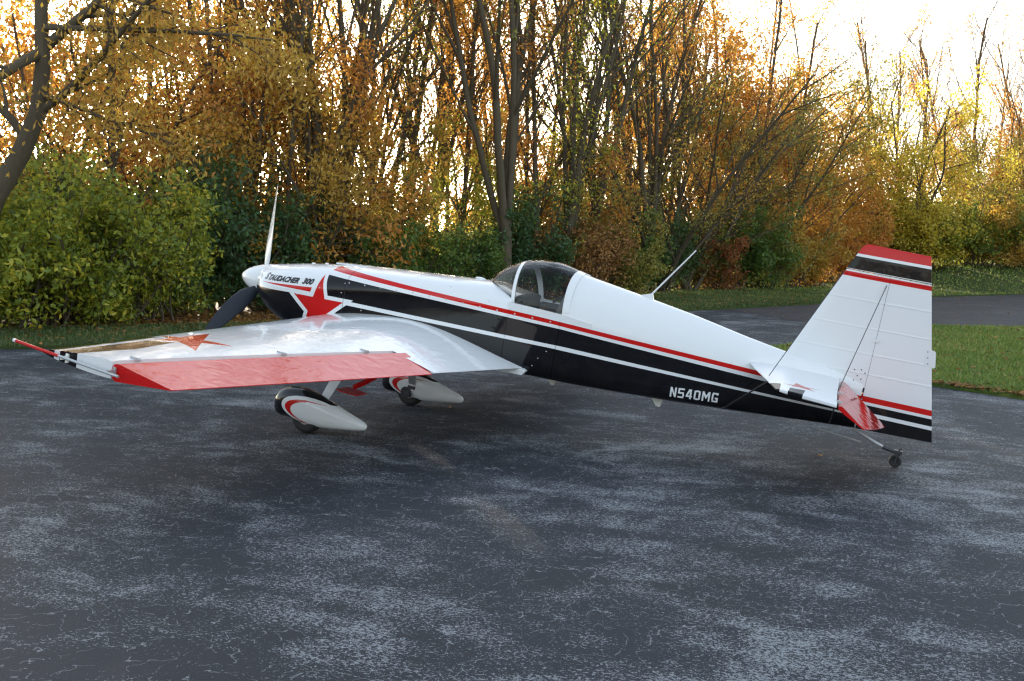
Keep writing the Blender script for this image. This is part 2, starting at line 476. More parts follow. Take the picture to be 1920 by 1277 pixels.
# rear glass-to-turtledeck fairing seam and little deck vent
b = MB(); b.ball((.93, 0, 1.462), .05, 12, (1, .55, .28)); b.build('deck_vent', M['white'], plane)
b = MB()
for xx in (-.72, -.58): b = MB(); b.ball((xx, -.02, fF(xx, 2)), .02, 8, (1, 1, .5)); b.build('cowl_fitting', M['white'], plane)
b = MB()
b.box((-.30, -.03, fF(-.3, 2)+.003), (.15, .05, .007), Matrix.Rotation(-.09, 3, 'Y').to_4x4().to_3x3())
b.build('cowl_latch', M['white'], plane)
# screws along the side
b = MB()
for s_ in (-1, 1):
    for k in range(13):
        x = -.11+k*.155; z = 1.225+.045*min(1, k/4)+.012*min(1, max(0, (k-4)/6)); b.ball((x, s_*surf_y(x, z), z), .0075, 6, (1, .6, 1))
    for k in range(6):
        x = -.16+k*.21; z = 1.025-.006*k; b.ball((x, s_*surf_y(x, z), z), .006, 6, (1, .6, 1))
    for (x, z) in ((-.15, 1.215), (-.165, 1.13), (-.385, 1.13), (-.60, 1.03), (1.76, 1.04), (1.70, .97), (1.66, .90), (1.2, 1.34), (.82, 1.38)):
        b.ball((x, s_*surf_y(x, z), z), .006, 6, (1, .6, 1))
tag(b.build('screw_heads', M['bolt'], plane), kind='stuff')

# spinner
prof = [(-1.485, .002), (-1.478, .022), (-1.46, .042), (-1.43, .066), (-1.39, .091), (-1.34, .114), (-1.28, .135), (-1.22, .150), (-1.185, .156), (-1.182, .145)]
V = []; F = []; n = 32
for (x, r) in prof:
    for j in range(n): V.append((x, r*math.cos(2*math.pi*j/n), 1.02+r*math.sin(2*math.pi*j/n)))
for i in range(len(prof)-1):
    for j in range(n): F.append((i*n+j, i*n+(j+1) % n, (i+1)*n+(j+1) % n, (i+1)*n+j))
F.append(tuple(range(n))); F.append(tuple((len(prof)-1)*n+j for j in range(n))[::-1])
spin = obj_vf('spinner', V, F, M['white'], plane, 50)
def blade(ang):
    """three-bladed propeller, ang clockwise from upright seen from the cockpit; white face forward, black face aft"""
    rh = np.array([0, math.sin(ang), math.cos(ang)]); tg = np.array([0, math.cos(ang), -math.sin(ang)]); ax = np.array([1., 0, 0])
    V = []; F = []; fm = []
    st = [(.10, .055, .050, 62), (.15, .075, .042, 60), (.20, .115, .034, 57), (.28, .150, .026, 53), (.40, .160, .019, 49),
          (.55, .150, .014, 45), (.68, .128, .010, 42), (.78, .100, .008, 40), (.85, .070, .006, 39), (.885, .035, .004, 38), (.892, .010, .002, 38)]
    n = 16
    for (r, c_, th_, be) in st:
        be = R(be); ch = -math.sin(be)*ax+math.cos(be)*tg; nm = math.cos(be)*ax+math.sin(be)*tg
        for j in range(n):
            a = 2*math.pi*j/n; u = .5*math.cos(a); v = .5*math.sin(a)*(1-.5*(.5-u))
            V.append(np.array([-1.235, 0, 1.02])+rh*r+ch*(u*c_+.15*c_-.02)+nm*v*th_*(1.0))
    for i in range(len(st)-1):
        for j in range(n):
            F.append((i*n+j, i*n+(j+1) % n, (i+1)*n+(j+1) % n, (i+1)*n+j)); fm.append(0 if j < n//2 else 1)
    F.append(tuple((len(st)-1)*n+j for j in range(n))); fm.append(0)
    me = mesh('propeller_blade', V, F, [M['blade_black'], M['blade_white']], True, fm); fixn(me)
    return link('propeller_blade', me, plane)
for k in range(3): blade(R(120*k))

# wing
ZW = .863
AF = [(0, 0), (.004, .0085), (.012, .015), (.03, .0235), (.06, .034), (.10, .045), (.16, .058), (.22, .068), (.29, .078), (.36, .086), (.44, .0915),
      (.52, .0905), (.60, .083), (.68, .070), (.76, .054), (.84, .0365), (.92, .019), (.97, .008), (1.0, .0018)]
def le(y): return -.375+.028*abs(y)
def te(y): return 1.575-.262*(abs(y)-.36)+.0
def hl(y): return .252+.3026*(3.56-abs(y))
def half(y, x):
    c = te(y)-le(y); s_ = min(1, max(0, (x-le(y))/c)); tf = np.interp(abs(y), [0, .4, 3.6], [1.0, 1.0, .60])
    sp = np.interp(s_, [a[0] for a in AF], [a[1] for a in AF])
    return sp*c*tf
def loft_ribs(ribs):
    V = []; F = []; n = len(ribs[0])
    for r in ribs: V += r
    for i in range(len(ribs)-1):
        for j in range(n): F.append((i*n+j, i*n+(j+1) % n, (i+1)*n+(j+1) % n, (i+1)*n+j))
    F.append(tuple(range(n))[::-1]); F.append(tuple((len(ribs)-1)*n+j for j in range(n)))
    return V, F
def wing_rib(y0, y1, xe, s_, skew=0):
    """section from leading edge to xe; y0 at the leading edge, y1 at xe"""
    up = []; n = 26
    for k in range(n+1):
        q = k/n; q = q*q*.55+q*.45 if q < 1 else 1
        x = le(y0)+(xe-le(y0))*q; y = y0+(y1-y0)*q
        up.append((x, y, half(y, x)))
    return [(p[0], s_*p[1], ZW+p[2]) for p in up]+[(p[0], s_*p[1], ZW-p[2]*.95) for p in up[::-1][:-1]]
for s_ in (-1, 1):
    ribs = [wing_rib(y, y, te(y), s_) for y in (.20, .36, .45, .6, .8, 1.0, 1.15)]+[wing_rib(1.22, 1.39, te(1.39), s_), wing_rib(1.22, 1.245, hl(1.24)-.004, s_)]
    ribs += [wing_rib(y, y, hl(y)-.004, s_) for y in (1.5, 1.9, 2.3, 2.7, 3.1, 3.4, 3.55)]
    ribs += [wing_rib(3.60, 3.58, hl(3.58)+.012, s_)]
    V, F = loft_ribs(ribs)
    wing = obj_vf('wing', V, F, M['wing'], plane, 32)
    # aileron: round nose, flat sides, square ends
    ribs = []
    for (y0, y1) in ((1.255, 1.405), (1.7, 1.75), (2.2, 2.22), (2.7, 2.7), (3.2, 3.2), (3.58, 3.60)):
        x0 = hl(y0)+.006; x1 = te(y1); h0 = half(y0, hl(y0)); up = []
        for q in (0, .015, .05, .10, .2, .4, .7, .95, 1):
            x = x0+(x1-x0)*q; y = y0+(y1-y0)*q
            hh = (h0*1.0*math.sqrt(max(0, 1-((.10-q)/.10)**2)) if q < .10 else h0+(.0025-h0)*((q-.10)/.90))
            dz = -math.tan(R(.6))*(x-x0)
            up.append((x, s_*y, hh, dz))
        ribs.append([(a, b_, ZW-.006+h_+d_) for a, b_, h_, d_ in up]+[(a, b_, ZW-.006-h_+d_) for a, b_, h_, d_ in up[::-1][:-1]])
    V, F = loft_ribs(ribs); ail = obj_vf('aileron', V, F, M['red'], plane, 25)
    for y in (3.42, 2.35, 1.62):
        x = hl(y); z = ZW+half(y, x)
        b = MB(); b.box((x-.01, s_*y, z+.004), (.035, .007, .010)); b.tube([(x+.02, s_*(y-.012), z+.004), (x+.02, s_*(y+.012), z+.004)], .008, 8)
        b.build('aileron_hinge', M['steel'], plane)
    # spade under the aileron
    ysp = 1.5
    b = MB(); b.tube([(.885, s_*ysp, .83), (.885, s_*ysp, .745), (.80, s_*ysp, .68), (.72, s_*ysp, .628)], [.022, .022, .020, .018], 4, flat=.6)
    sp = b.build('spade_arm', M['red'], plane)
    b = MB(); b.prism([(.62, .075), (.66, .10), (.80, .075), (.80, -.075), (.66, -.10), (.62, -.075)], 0, .006, 2)
    me = b.build('aileron_spade', M['red'], plane); me.location = (0, s_*ysp, .627); me.rotation_euler = (0, R(3), 0)
    # sighting rod on the wing tip
    b = MB(); b.tube([(-.10, s_*3.645, .876), (.368, s_*3.645, .856)], .0085, 10); b.build('tip_rod', M['steel'], plane)
    b = MB(); b.tube([(-.445, s_*3.645, .8925), (-.10, s_*3.645, .876)], .010, 10); b.build('tip_rod', M['red'], plane)
    b = MB(); b.tube([(-.465, s_*3.645, .8935), (-.445, s_*3.645, .8925)], .0115, 10); b.build('rod_tip', M['white'], plane)
    for xb in (-.075, .292):
        b = MB(); b.prism([(xb-.010, -.030), (xb+.010, -.026), (xb+.010, .026), (xb-.010, .030)], s_*3.59, s_*3.603)
        b.box((xb, s_*3.625, .006), (.005, .025, .010))
        o = b.build('rod_bracket', M['steel'] if xb > 0 else M['frosted'], plane); o.location = (0, 0, .862)
    # root trailing edge fairing
    b = MB(); b.prism([(1.33, .80), (1.60, .865), (1.63, .85), (1.60, .81)], s_*.345, s_*.385); b.build('root_fairing', M['white'], plane)

# fin, rudder
def foil_vert(name, poly_lr, mat, tmax, kLE, kTE):
    """poly_lr: list of (z, x_front, x_rear) stations; thickness given at front and rear"""
    ribs = []
    for (z, xa, xb, ta, tb, ze) in poly_lr:
        up = []
        for q in (0, .01, .03, .07, .14, .25, .4, .6, .8, 1):
            if kLE: hh = tb*math.sqrt(min(1, 1-(1-min(q/.8, 1))**2))
            else: hh = ta+(tb-ta)*q
            x = xa+(xb-xa)*q; up.append((x, max(hh, .0012), z+(ze-z)*q))
        ribs.append([(x, -h_, zz) for x, h_, zz in up]+[(x, h_, zz) for x, h_, zz in up[::-1][(0 if not kTE or True else 1):]])
    V, F = loft_ribs(ribs); return obj_vf(name, V, F, mat, plane, 25)
lefin = lambda z: 3.869+(z-2.107)*.4345
ter = lambda z: 4.734-(z-.991)*.2173
hx = 4.190
foil_vert('fin', [(z, lefin(z), hx-.0012+.012*(z-1.2), 0, .032-.008*(z-1.3), z) for z in (1.28, 1.45, 1.6, 1.8, 2.0, 2.125)], M['tail'], .03, True, False)
b = MB(); b.prism([(hx-.012, 1.24), (hx+.012, 1.24), (hx+.023, 2.10), (hx-.001, 2.10)], -.006, .006); b.build('hinge_light_block', M['cockpit_dark'], plane)  # dark strip added inside the hinge gap to stop light passing through
o = foil_vert('rudder', [(zb_, hx+.0012+.012*(zb_-1.2), ter(zb_+dz), .031-.008*(zb_-1.3), .004, zb_+dz) for zb_, dz in ((.968, .023), (1.1, .01), (1.3, 0), (1.6, 0), (1.9, 0), (2.125, 0))], M['tail'], .03, False, True)
foil_vert('rudder_horn', [(2.132, lefin(2.132)-.006, ter(2.132), 0, .020, 2.132), (2.2, lefin(2.2)-.004, ter(2.2), 0, .018, 2.2), (2.31, lefin(2.31), ter(2.31), 0, .014, 2.305), (2.333, lefin(2.333)+.02, ter(2.333), 0, .008, 2.325)], M['tail'], .03, True, True)
b = MB(); b.prism([(4.560, 1.535), (4.632, 1.530), (4.640, 1.54), (4.622, 1.645), (4.612, 1.655), (4.540, 1.66)], -.0075, .0075); b.build('rudder_tab', M['white'], plane)
b = MB(); b.box((4.20, -.032, 1.645), (.022, .004, .012)); b.build('rudder_hinge_cover', M['white'], plane)
b = MB()
for (x, z) in ((4.09, 1.40), (4.12, 1.36), (4.10, 1.32), (4.14, 1.41), (4.17, 1.39), (4.15, 1.34)): b.ball((x, -.034, z), .005, 6, (1, .5, 1))
for z in (1.555, 1.597, 1.64): b.ball((4.566+(1.64-z)*.2, -.009, z), .0045, 6, (1, .5, 1))
tag(b.build('tail_rivets', M['dark_metal'], plane), kind='stuff')
# stabilizer with drooped elevators
ZS = 1.292
for s_ in (-1, 1):
    ribs = []
    for (y0, xa, y1, xb, tk) in ((.03, 3.30, .03, 3.995, .026), (.35, 3.405, .35, 4.035, .024), (.8, 3.585, .82, 4.085, .021), (1.165, 3.722, 1.27, 4.145, .016), (1.175, 3.735, 1.285, 4.148, .009)):
        up = []
        for q in (0, .01, .03, .08, .16, .3, .5, .75, 1):
            hh = max(.0015, tk*math.sqrt(min(1, 1-(1-min(q/.45, 1))**2)))*(1-.18*max(0, q-.45)/.55)
            up.append((xa+(xb-xa)*q, s_*(y0+(y1-y0)*q), hh))
        ribs.append([(a, b_, ZS+h_) for a, b_, h_ in up]+[(a, b_, ZS-h_) for a, b_, h_ in up[::-1]])
    V, F = loft_ribs(ribs); obj_vf('stabilizer', V, F, M['stab'], plane, 25)
    ribs = []
    for (y0, xh, y1, L, dr, tk) in ((.085, 4.015, .22, .455, 31, .024), (.30, 4.035, .34, .43, 31, .023), (.8, 4.095, .82, .33, 31, .020), (1.27, 4.158, 1.27, .215, 31, .016)):
        up = []
        for q in (0, .02, .06, .12, .25, .5, .8, 1):
            hh = tk*math.sqrt(max(0, 1-((.12-q)/.12)**2)) if q < .12 else tk+(.0022-tk)*((q-.12)/.88)
            a = R(dr); ox = L*q*math.cos(a); oz = -L*q*math.sin(a)
            up.append((xh+ox, s_*(y0+(y1-y0)*q), oz, hh*math.sin(a), hh*math.cos(a)))
        ribs.append([(a_+n1, b_, ZS+c_+n2) for a_, b_, c_, n1, n2 in up]+[(a_-n1, b_, ZS+c_-n2) for a_, b_, c_, n1, n2 in up[::-1][:-1]])
    V, F = loft_ribs(ribs); obj_vf('elevator', V, F, M['red'], plane, 25)
    # bracing
    b = MB(); b.tube([(3.595, s_*.74, ZS+.02), (3.862, s_*.015, 2.10)], .0032, 6); b.build('brace_wire', M['dark_metal'], plane)
    b = MB(); b.tube([(4.07, s_*.62, ZS+.015), (4.185, s_*.028, 2.06)], .0032, 6); b.build('brace_wire', M['dark_metal'], plane)
    b = MB(); b.tube([(3.60, s_*.76, ZS-.02), (3.215, s_*.19, .905)], .006, 8); b.ball((3.60, s_*.76, ZS-.02), .013, 8); b.ball((3.215, s_*.19, .905), .011, 8); b.build('brace_strut', M['dark_metal'], plane)
    b = MB(); b.tube([(4.09, s_*.78, ZS-.02), (4.00, s_*.07, .965)], .005, 8); b.build('brace_strut', M['dark_metal'], plane)
    for y in (.3, .75, 1.15):
        b = MB(); b.box((4.02+.108*y, s_*y, ZS+.012), (.022, .005, .010)); b.build('elevator_hinge', M['steel'], plane)

# antenna
b = MB(); b.prism([(2.33, 1.605), (2.475, 1.578), (2.455, 1.60), (2.448, 1.632), (2.43, 1.64)], -.009, .009)
ant = b.build('antenna', M['white'], plane)
b = MB(); b.tube([(2.432, 0, 1.632), (2.72, 0, 2.043)], [.0075, .005], 8); b.build('antenna_rod', M['white'], plane)
for (x, z) in ((1.72, .803), (2.64, .842)):
    b = MB(); b.prism([(x-.075, z+.01), (x+.055, z+.01), (x+.040, z-.075), (x+.033, z-.085), (x+.005, z-.083)], -.010-.18*0, .010); b.build('belly_antenna', M['frosted'], plane)
# belly strip seen below the black side
b = MB(); b.tube([w2b((3.836, -.03, .290)), w2b((4.335, -.03, .172))], .0085, 8); b.build('lock_rod', M['steel'], plane)

# main gear
def gear(s_):
    yc = .905
    secs = []
    # outline in level coordinates: x, centre height, half height, half width
    out = [(-.250, .200, .012, .010), (-.240, .215, .055, .040), (-.215, .232, .092, .064), (-.17, .243, .118, .082), (-.10, .248, .128, .094), (-.02, .236, .142, .099),
           (.06, .222, .149, .100), (.14, .204, .141, .098), (.22, .184, .133, .092), (.32, .160, .109, .079), (.42, .137, .085, .064), (.52, .116, .062, .048), (.60, .102, .043, .034), (.635, .096, .030, .024), (.650, .094, .012, .010)]
    V = []; F = []; n = 28
    for (x, zc, hh, hw) in out:
        for j in range(n):
            a = 2*math.pi*j/n; ca, sa = math.cos(a), math.sin(a)
            yy = hw*math.copysign(abs(ca)**.85, ca); zz = zc+hh*math.copysign(abs(sa)**.9, sa)
            lim = .110 if x < -.09 else (.078 if x < 0 else .052)                      # cut-out for the tyre
            if zz < lim: zz = lim
            V.append(w2b((x*.97-.052, s_*yc+yy, zz)))
    for i in range(len(out)-1):
        for j in range(n): F.append((i*n+j, i*n+(j+1) % n, (i+1)*n+(j+1) % n, (i+1)*n+j))
    F.append(tuple(range(n))); F.append(tuple((len(out)-1)*n+j for j in range(n))[::-1])
    me = mesh('wheel_pant', V, F, M['pant']); fixn(me); sharp(me, 60); link('wheel_pant', me, plane)
    # wheel
    prof = [(-.055, .07), (-.06, .105), (-.058, .13), (-.045, .147), (-.02, .154), (.02, .154), (.045, .147), (.058, .13), (.06, .105), (.055, .07)]
    prof = [(a, r*.90) for a, r in prof]
    c0 = (.022, s_*yc, .139); V = []; F = []; n = 28
    for (yy, r) in prof:
        for j in range(n):
            a = 2*math.pi*j/n; V.append(w2b((c0[0]+r*math.cos(a), c0[1]+yy, c0[2]+r*math.sin(a))))
    for i in range(len(prof)-1):
        for j in range(n): F.append((i*n+j, i*n+(j+1) % n, (i+1)*n+(j+1) % n, (i+1)*n+j))
    wh = obj_vf('wheel', V, F, M['rubber'], plane, 40)
    b = MB(); b.tube([w2b((c0[0], c0[1]-.050, c0[2])), w2b((c0[0], c0[1]+.050, c0[2]))], .07, 20); b.build('rim', M['steel'], wh)
    # brake and axle on the inner side
    yi = s_*(yc-.098)
    b = MB(); b.tube([w2b((c0[0]-.01, yi-.010*s_, c0[2])), w2b((c0[0]-.01, yi+.02*s_, c0[2]))], .055, 16)
    for k in range(6):
        a = k*math.pi/3; b.ball(w2b((c0[0]-.01+.036*math.cos(a), yi-.013*s_, c0[2]+.036*math.sin(a))), .009, 6)
    b.box(w2b((c0[0]+.05, yi, c0[2]+.05)), (.035, .012, .016)); b.build('brake', M['dark_metal'], plane)
    # sprung leg, a flat tapered strap from belly to axle
    p0 = np.array(w2b((.26, s_*.30, .66))); p1 = np.array(w2b((.16, s_*.66, .46))); p2 = np.array(w2b((.07, s_*(yc-.085), .20))); p3 = np.array(w2b((.045, s_*(yc-.09), .13)))
    V = []; F = []
    for p, wd, tk in ((p0, .060, .011), (p1, .050, .010), (p2, .036, .008), (p3, .034, .008)):
        for a, c_ in ((-1, -1), (1, -1), (1, 1), (-1, 1)): V.append((p[0]+a*wd, p[1]+c_*tk*.7*s_, p[2]-c_*tk*.7))
    for i in range(3):
        for j in range(4): F.append((i*4+j, i*4+(j+1) % 4, (i+1)*4+(j+1) % 4, (i+1)*4+j))
    F += [(0, 1, 2, 3), (15, 14, 13, 12)]
    obj_vf('landing_gear_leg', V, F, M['white'] if s_ < 0 else M['steel'], plane, 25)
gear(-1); gear(1)
# tail gear
b = MB(); b.tube([w2b(p) for p in ((4.26, 0, .268), (4.31, 0, .245), (4.44, 0, .172), (4.50, 0, .145))], [.013, .013, .012, .011], 10); b.build('tail_spring', M['steel'], plane)
b = MB(); b.tube([w2b(p) for p in ((4.49, 0, .147), (4.62, 0, .100))], [.016, .013], 8)
b.box(w2b((4.60, 0, .117)), (.032, .022, .012)); b.tube([w2b((4.60, 0, .12)), w2b((4.625, 0, .148))], .006, 6)
b.tube([w2b((4.585, -.032, .04)), w2b((4.60, -.032, .11))], .006, 6); b.tube([w2b((4.585, .032, .04)), w2b((4.60, .032, .11))], .006, 6)
b.build('tail_fork', M['dark_metal'], plane)
V = []; F = []; n = 20; prof = [(-.014, .02), (-.022, .034), (-.016, .044), (0, .048), (.016, .044), (.022, .034), (.014, .02)]
for (yy, r) in prof:
    for j in range(n):
        a = 2*math.pi*j/n; V.append(w2b((4.583+r*math.cos(a), yy, .048+r*math.sin(a))))
for i in range(len(prof)-1):
    for j in range(n): F.append((i*n+j, i*n+(j+1) % n, (i+1)*n+(j+1) % n, (i+1)*n+j))
F.append(tuple(range(n))); F.append(tuple((len(prof)-1)*n+j for j in range(n))[::-1])
obj_vf('tail_wheel', V, F, M['rubber'], plane)

# lettering
def lettering(name, rows, mat, out=.0022, side=-1):
    """rows: (text, size, x0, z0, slope, shear, x1, weight)"""
    Vs = []; Fs = []
    for (txt, size, x0, z0, slope, shear, x1, wt) in rows:
        cu = bpy.data.curves.new('t', 'FONT'); cu.body = txt; cu.size = size; cu.shear = shear; cu.offset = wt; cu.resolution_u = 4; cu.space_character = 1.04
        o = bpy.data.objects.new('t', cu); COL.objects.link(o); bpy.context.view_layer.update()
        me = bpy.data.meshes.new_from_object(o.evaluated_get(bpy.context.evaluated_depsgraph_get()))
        bm = bmesh.new(); bm.from_mesh(me)
        for _ in range(2):
            bmesh.ops.subdivide_edges(bm, edges=[e for e in bm.edges if e.calc_length() > .02], cuts=1)
        bmesh.ops.triangulate(bm, faces=bm.faces)
        base = len(Vs); mn = min(v.co.x for v in bm.verts); sx = (x1-x0)/(max(v.co.x for v in bm.verts)-mn)
        for v in bm.verts:
            x = x0+(v.co.x-mn)*sx; z = z0+v.co.y+slope*(v.co.x-mn)*sx
            Vs.append((x, side*(surf_y(x, z)+out), z))
        bm.verts.index_update()
        for f_ in bm.faces: Fs.append(tuple(base+v.index for v in f_.verts))
        bm.free(); bpy.data.objects.remove(o); bpy.data.meshes.remove(me)
    me = mesh(name, Vs, Fs, mat, False); fixn(me); return link(name, me, plane)
lettering('maker_lettering', [('S', .078, -1.030, 1.082, .105, .25, -.980, .0030)], M['ink'])
lettering('maker_lettering', [('TAUDACHER', .062, -.972, 1.0865, .105, .35, -.612, .0036)], M['ink'])
lettering('maker_lettering', [('300', .066, -.575, 1.131, .105, .35, -.458, .0038)], M['ink'])
T_ = .17
def rect(a, b, c, d): return [(a, c), (b, c), (b, d), (a, d)]
def glyph(ch, w, t=T_):
    if ch == 'N': return [rect(0, t, 0, 1), rect(w-t, w, 0, 1), [(t, 1), (t, .64), (w-t, 0), (w-t, .36)]]
    if ch == '5': return [rect(0, w, 1-t, 1), rect(0, t, .44+t, 1-t), rect(0, w-.04, .44, .44+t), rect(w-t, w, t, .44), rect(0, w-.04, 0, t)]
    if ch == '4': return [rect(.60*w, .60*w+t, 0, 1), rect(0, .60*w, .20, .20+t), rect(.60*w+t, w, .20, .20+t), [(0, .20+t), (t*1.15, .20+t), (.60*w, .80), (.60*w, 1), (.42*w, 1)]]
    if ch == '0': return [rect(0, t, .05, .95), rect(w-t, w, .05, .95), [(t, 0), (w-t, 0), (w-t, t), (t, t)], rect(t, w-t, 1-t, 1)]
    if ch == 'M': return [rect(0, t, 0, 1), rect(w-t, w, 0, 1), [(t, 1), (t, .62), (.5*w, .22), (.5*w, .60)], [(.5*w, .60), (.5*w, .22), (w-t, .62), (w-t, 1)]]
    return [rect(.04, w, 1-t, 1), rect(0, t, t, 1-t), rect(.04, w, 0, t), rect(w-t, w, t, .50), rect(.52*w, w-t, .50-t, .50), rect(w-t, w, .76, 1-t)]
cx_ = 0; tot = 5*.62+.78+5*.17; xa, xb, H_ = 2.792, 3.160, .080; bm = bmesh.new()
for ch in 'N540MG':
    wd = .78 if ch == 'M' else .62
    for q in glyph(ch, wd):
        q = [(a+cx_, b_) for a, b_ in q]; c_ = (sum(a for a, _ in q)/len(q), sum(b_ for _, b_ in q)/len(q))
        q.sort(key=lambda v: math.atan2(v[1]-c_[1], v[0]-c_[0]))
        f_ = bm.faces.new([bm.verts.new((a, 0, b_)) for a, b_ in q]); bmesh.ops.triangulate(bm, faces=[f_])
    cx_ += wd+.17
for _ in range(4):
    bmesh.ops.subdivide_edges(bm, edges=[e for e in bm.edges if e.calc_length() > .12], cuts=1); bmesh.ops.triangulate(bm, faces=bm.faces)
for v in bm.verts:
    a, b_ = v.co.x, v.co.z; x = xa+a/tot*(xb-xa); z = .900+.092*(x-xa)+b_*H_*(1-.05*(x-xa)/(xb-xa)); v.co = (x, -(surf_y(x, z)+.003), z)
for f_ in bm.faces:
    f_.normal_update()
    if f_.normal.y > 0: f_.normal_flip()
me = bpy.data.meshes.new('registration_lettering'); bm.to_mesh(me); bm.free(); me.materials.append(M['ink_white']); link('registration_lettering', me, plane)
# ------------------------------------------------------------------ ground
def rise(x, y):
    """land level: flat apron, a lawn that climbs beyond the road, a slight bank under the wood"""
    d = math.hypot(x-CAM[0], y-CAM[1]); z = 0.0
    if d > 44.5: z += min(1.0, (d-44.5)/7)*.95*max(0, min(1, (x+4)/6+.3))
    if d > 60: z += (d-60)*.004
    return z
ZG = -.022
gx = sorted(set(list(np.linspace(-600, -60, 10))+list(np.linspace(-60, 60, 81))+list(np.linspace(60, 600, 10))))
gy = sorted(set(list(np.linspace(-600, -40, 8))+list(np.linspace(-40, 90, 88))+list(np.linspace(90, 900, 12))))
V = [(x, y, rise(x, y)+ZG) for y in gy for x in gx]; nx_ = len(gx)
F = [(j*nx_+i, j*nx_+i+1, (j+1)*nx_+i+1, (j+1)*nx_+i) for j in range(len(gy)-1) for i in range(nx_-1)]
t = NT('leafy_ground'); x, y, z = t.xyz()
n1 = t.noise(t.co, .8, 4); n2 = t.noise(t.co, 26, 4, .7); n3 = t.noise(t.co, 90, 2)
c = t.ramp(n2, [(.3, (.030, .020, .010)), (.45, (.085, .045, .018)), (.55, (.14, .070, .025)), (.68, (.20, .11, .045)), (.8, (.07, .06, .02))])
c = t.mix((n1-.45)*4, c, (.045, .060, .018))
M['floor'] = t.done(t.bsdf(c, .95, normal=t.bump(n2, .8, .04), spec=.2))
ground = link('ground', mesh('ground', V, F, M['floor'])); tag(ground, kind='structure')

def sheet(name, poly, z, mat, step=None, skirt=.0, rs=True):
    from mathutils.geometry import tessellate_polygon
    bm = bmesh.new(); vs = [bm.verts.new((p[0], p[1], 0)) for p in poly]; bm.faces.new(vs)
    bmesh.ops.triangulate(bm, faces=bm.faces)
    for _ in range(6):
        es = [e for e in bm.edges if e.calc_length() > (step or 6) and min(abs(e.verts[0].co.x), 60) < 60]
        if not es: break
        bmesh.ops.subdivide_edges(bm, edges=es, cuts=1); bmesh.ops.triangulate(bm, faces=bm.faces)
    for v in bm.verts: v.co.z = (rise(v.co.x, v.co.y) if rs else 0)+z
    if skirt:
        ed = [e for e in bm.edges if e.is_boundary]; r = bmesh.ops.extrude_edge_only(bm, edges=ed)
        for v in [g_ for g_ in r['geom'] if isinstance(g_, bmesh.types.BMVert)]: v.co.z -= skirt
    bmesh.ops.recalc_face_normals(bm, faces=bm.faces)
    me = bpy.data.meshes.new(name); bm.to_mesh(me); bm.free(); me.materials.append(mat)
    if sum(p.normal.z*p.area for p in me.polygons) < 0: me.flip_normals()
    return tag(link(name, me), kind='structure')

def asphalt_mat(name, base, fleck, amt, patch):
    t = NT(name); x, y, z = t.xyz()
    big = t.noise(t.co, .55, 3, .55, .6); mid = t.noise(t.co, 1.7, 6, .68, .7)
    streak = t.noise(t.scalev(t.co, (.8, 2.4, 1)), 1.4, 5, .65, .8)
    wear = big*.30+mid*.40+streak*.30                              # how much sealer has worn off
    fine = t.noise(t.scalev(t.co, (1, 1.4, 1)), 52, 2, .7, .6); fine2 = t.noise(t.co, 135, 2, .65)
    grain = fine*.60+fine2*.40
    f1 = (grain-(1.04-wear*1.0-amt))*40
    f1 = f1.nt.math('MINIMUM', f1.nt.math('MAXIMUM', f1, 0.0), 1.0)
    # short pale cracks in the sealer
    wv = t.n('ShaderNodeVectorMath', operation='ADD'); t.put(wv.inputs[0], t.co)
    nz = t.n('ShaderNodeTexNoise'); t.put(nz.inputs['Vector'], t.co); nz.inputs['Scale'].default_value = 5; nz.inputs['Detail'].default_value = 3
    sc = t.n('ShaderNodeVectorMath', operation='SCALE'); t.put(sc.inputs[0], nz.outputs['Color']); sc.inputs['Scale'].default_value = .30
    t.put(wv.inputs[1], sc.outputs[0])
    v2 = t.n('ShaderNodeTexVoronoi'); v2.feature = 'DISTANCE_TO_EDGE'; t.put(v2.inputs['Vector'], wv.outputs[0]); v2.inputs['Scale'].default_value = 5.5
    brk = t.noise(t.co, 13, 2, .6)
    cr = (X(t, v2.outputs['Distance']) < .010) & (brk > .49) & (fine > .40)
    cool = t.noise(t.co, .25, 2)
    c0 = t.mix(cool, base, tuple(v*1.25 for v in base))
    c0 = t.mix(t.noise(t.co, 1.3, 3)*.5, c0, tuple(v*.72 for v in base))
    warm = (t.noise(t.co, .33, 3, .5)-.56)*5
    warm = t.math('MINIMUM', t.math('MAXIMUM', warm, 0.0), .5)
    c0 = t.mix(warm, c0, (base[0]*1.5, base[1]*1.15, base[2]*.85))
    c1 = t.mix(f1*patch, c0, fleck); c1 = t.mix(cr*.5, c1, tuple(v*1.15 for v in fleck))
    h = fine*.5+fine2*.3+mid*.6
    return t.done(t.bsdf(c1, 0.72, normal=t.bump(h, .8, .008), spec=.25))
M['asphalt'] = asphalt_mat('sealed_asphalt', (.014, .019, .028), (.32, .34, .365), -.030, .72)
M['road'] = asphalt_mat('road_asphalt', (.021, .021, .026), (.12, .12, .125), -.03, .6)
def grass_mat(name, a, b, c, dry):
    t = NT(name); t.xyz(); n1 = t.noise(t.co, .9, 4, .6); n2 = t.noise(t.co, 60, 3, .7)
    col = t.mix(n1, a, b); col = t.mix(n2, tuple(v*.45 for v in a), col); col = t.mix((t.noise(t.co, 2.1, 4, .7)-.5)*3, col, dry)
    return t.done(t.bsdf(col, .9, normal=t.bump(n2, 1, .03), spec=.2))
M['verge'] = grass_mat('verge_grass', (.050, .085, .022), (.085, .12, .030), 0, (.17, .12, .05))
M['grass'] = grass_mat('lawn_grass', (.085, .16, .028), (.15, .22, .040), 0, (.28, .25, .08))
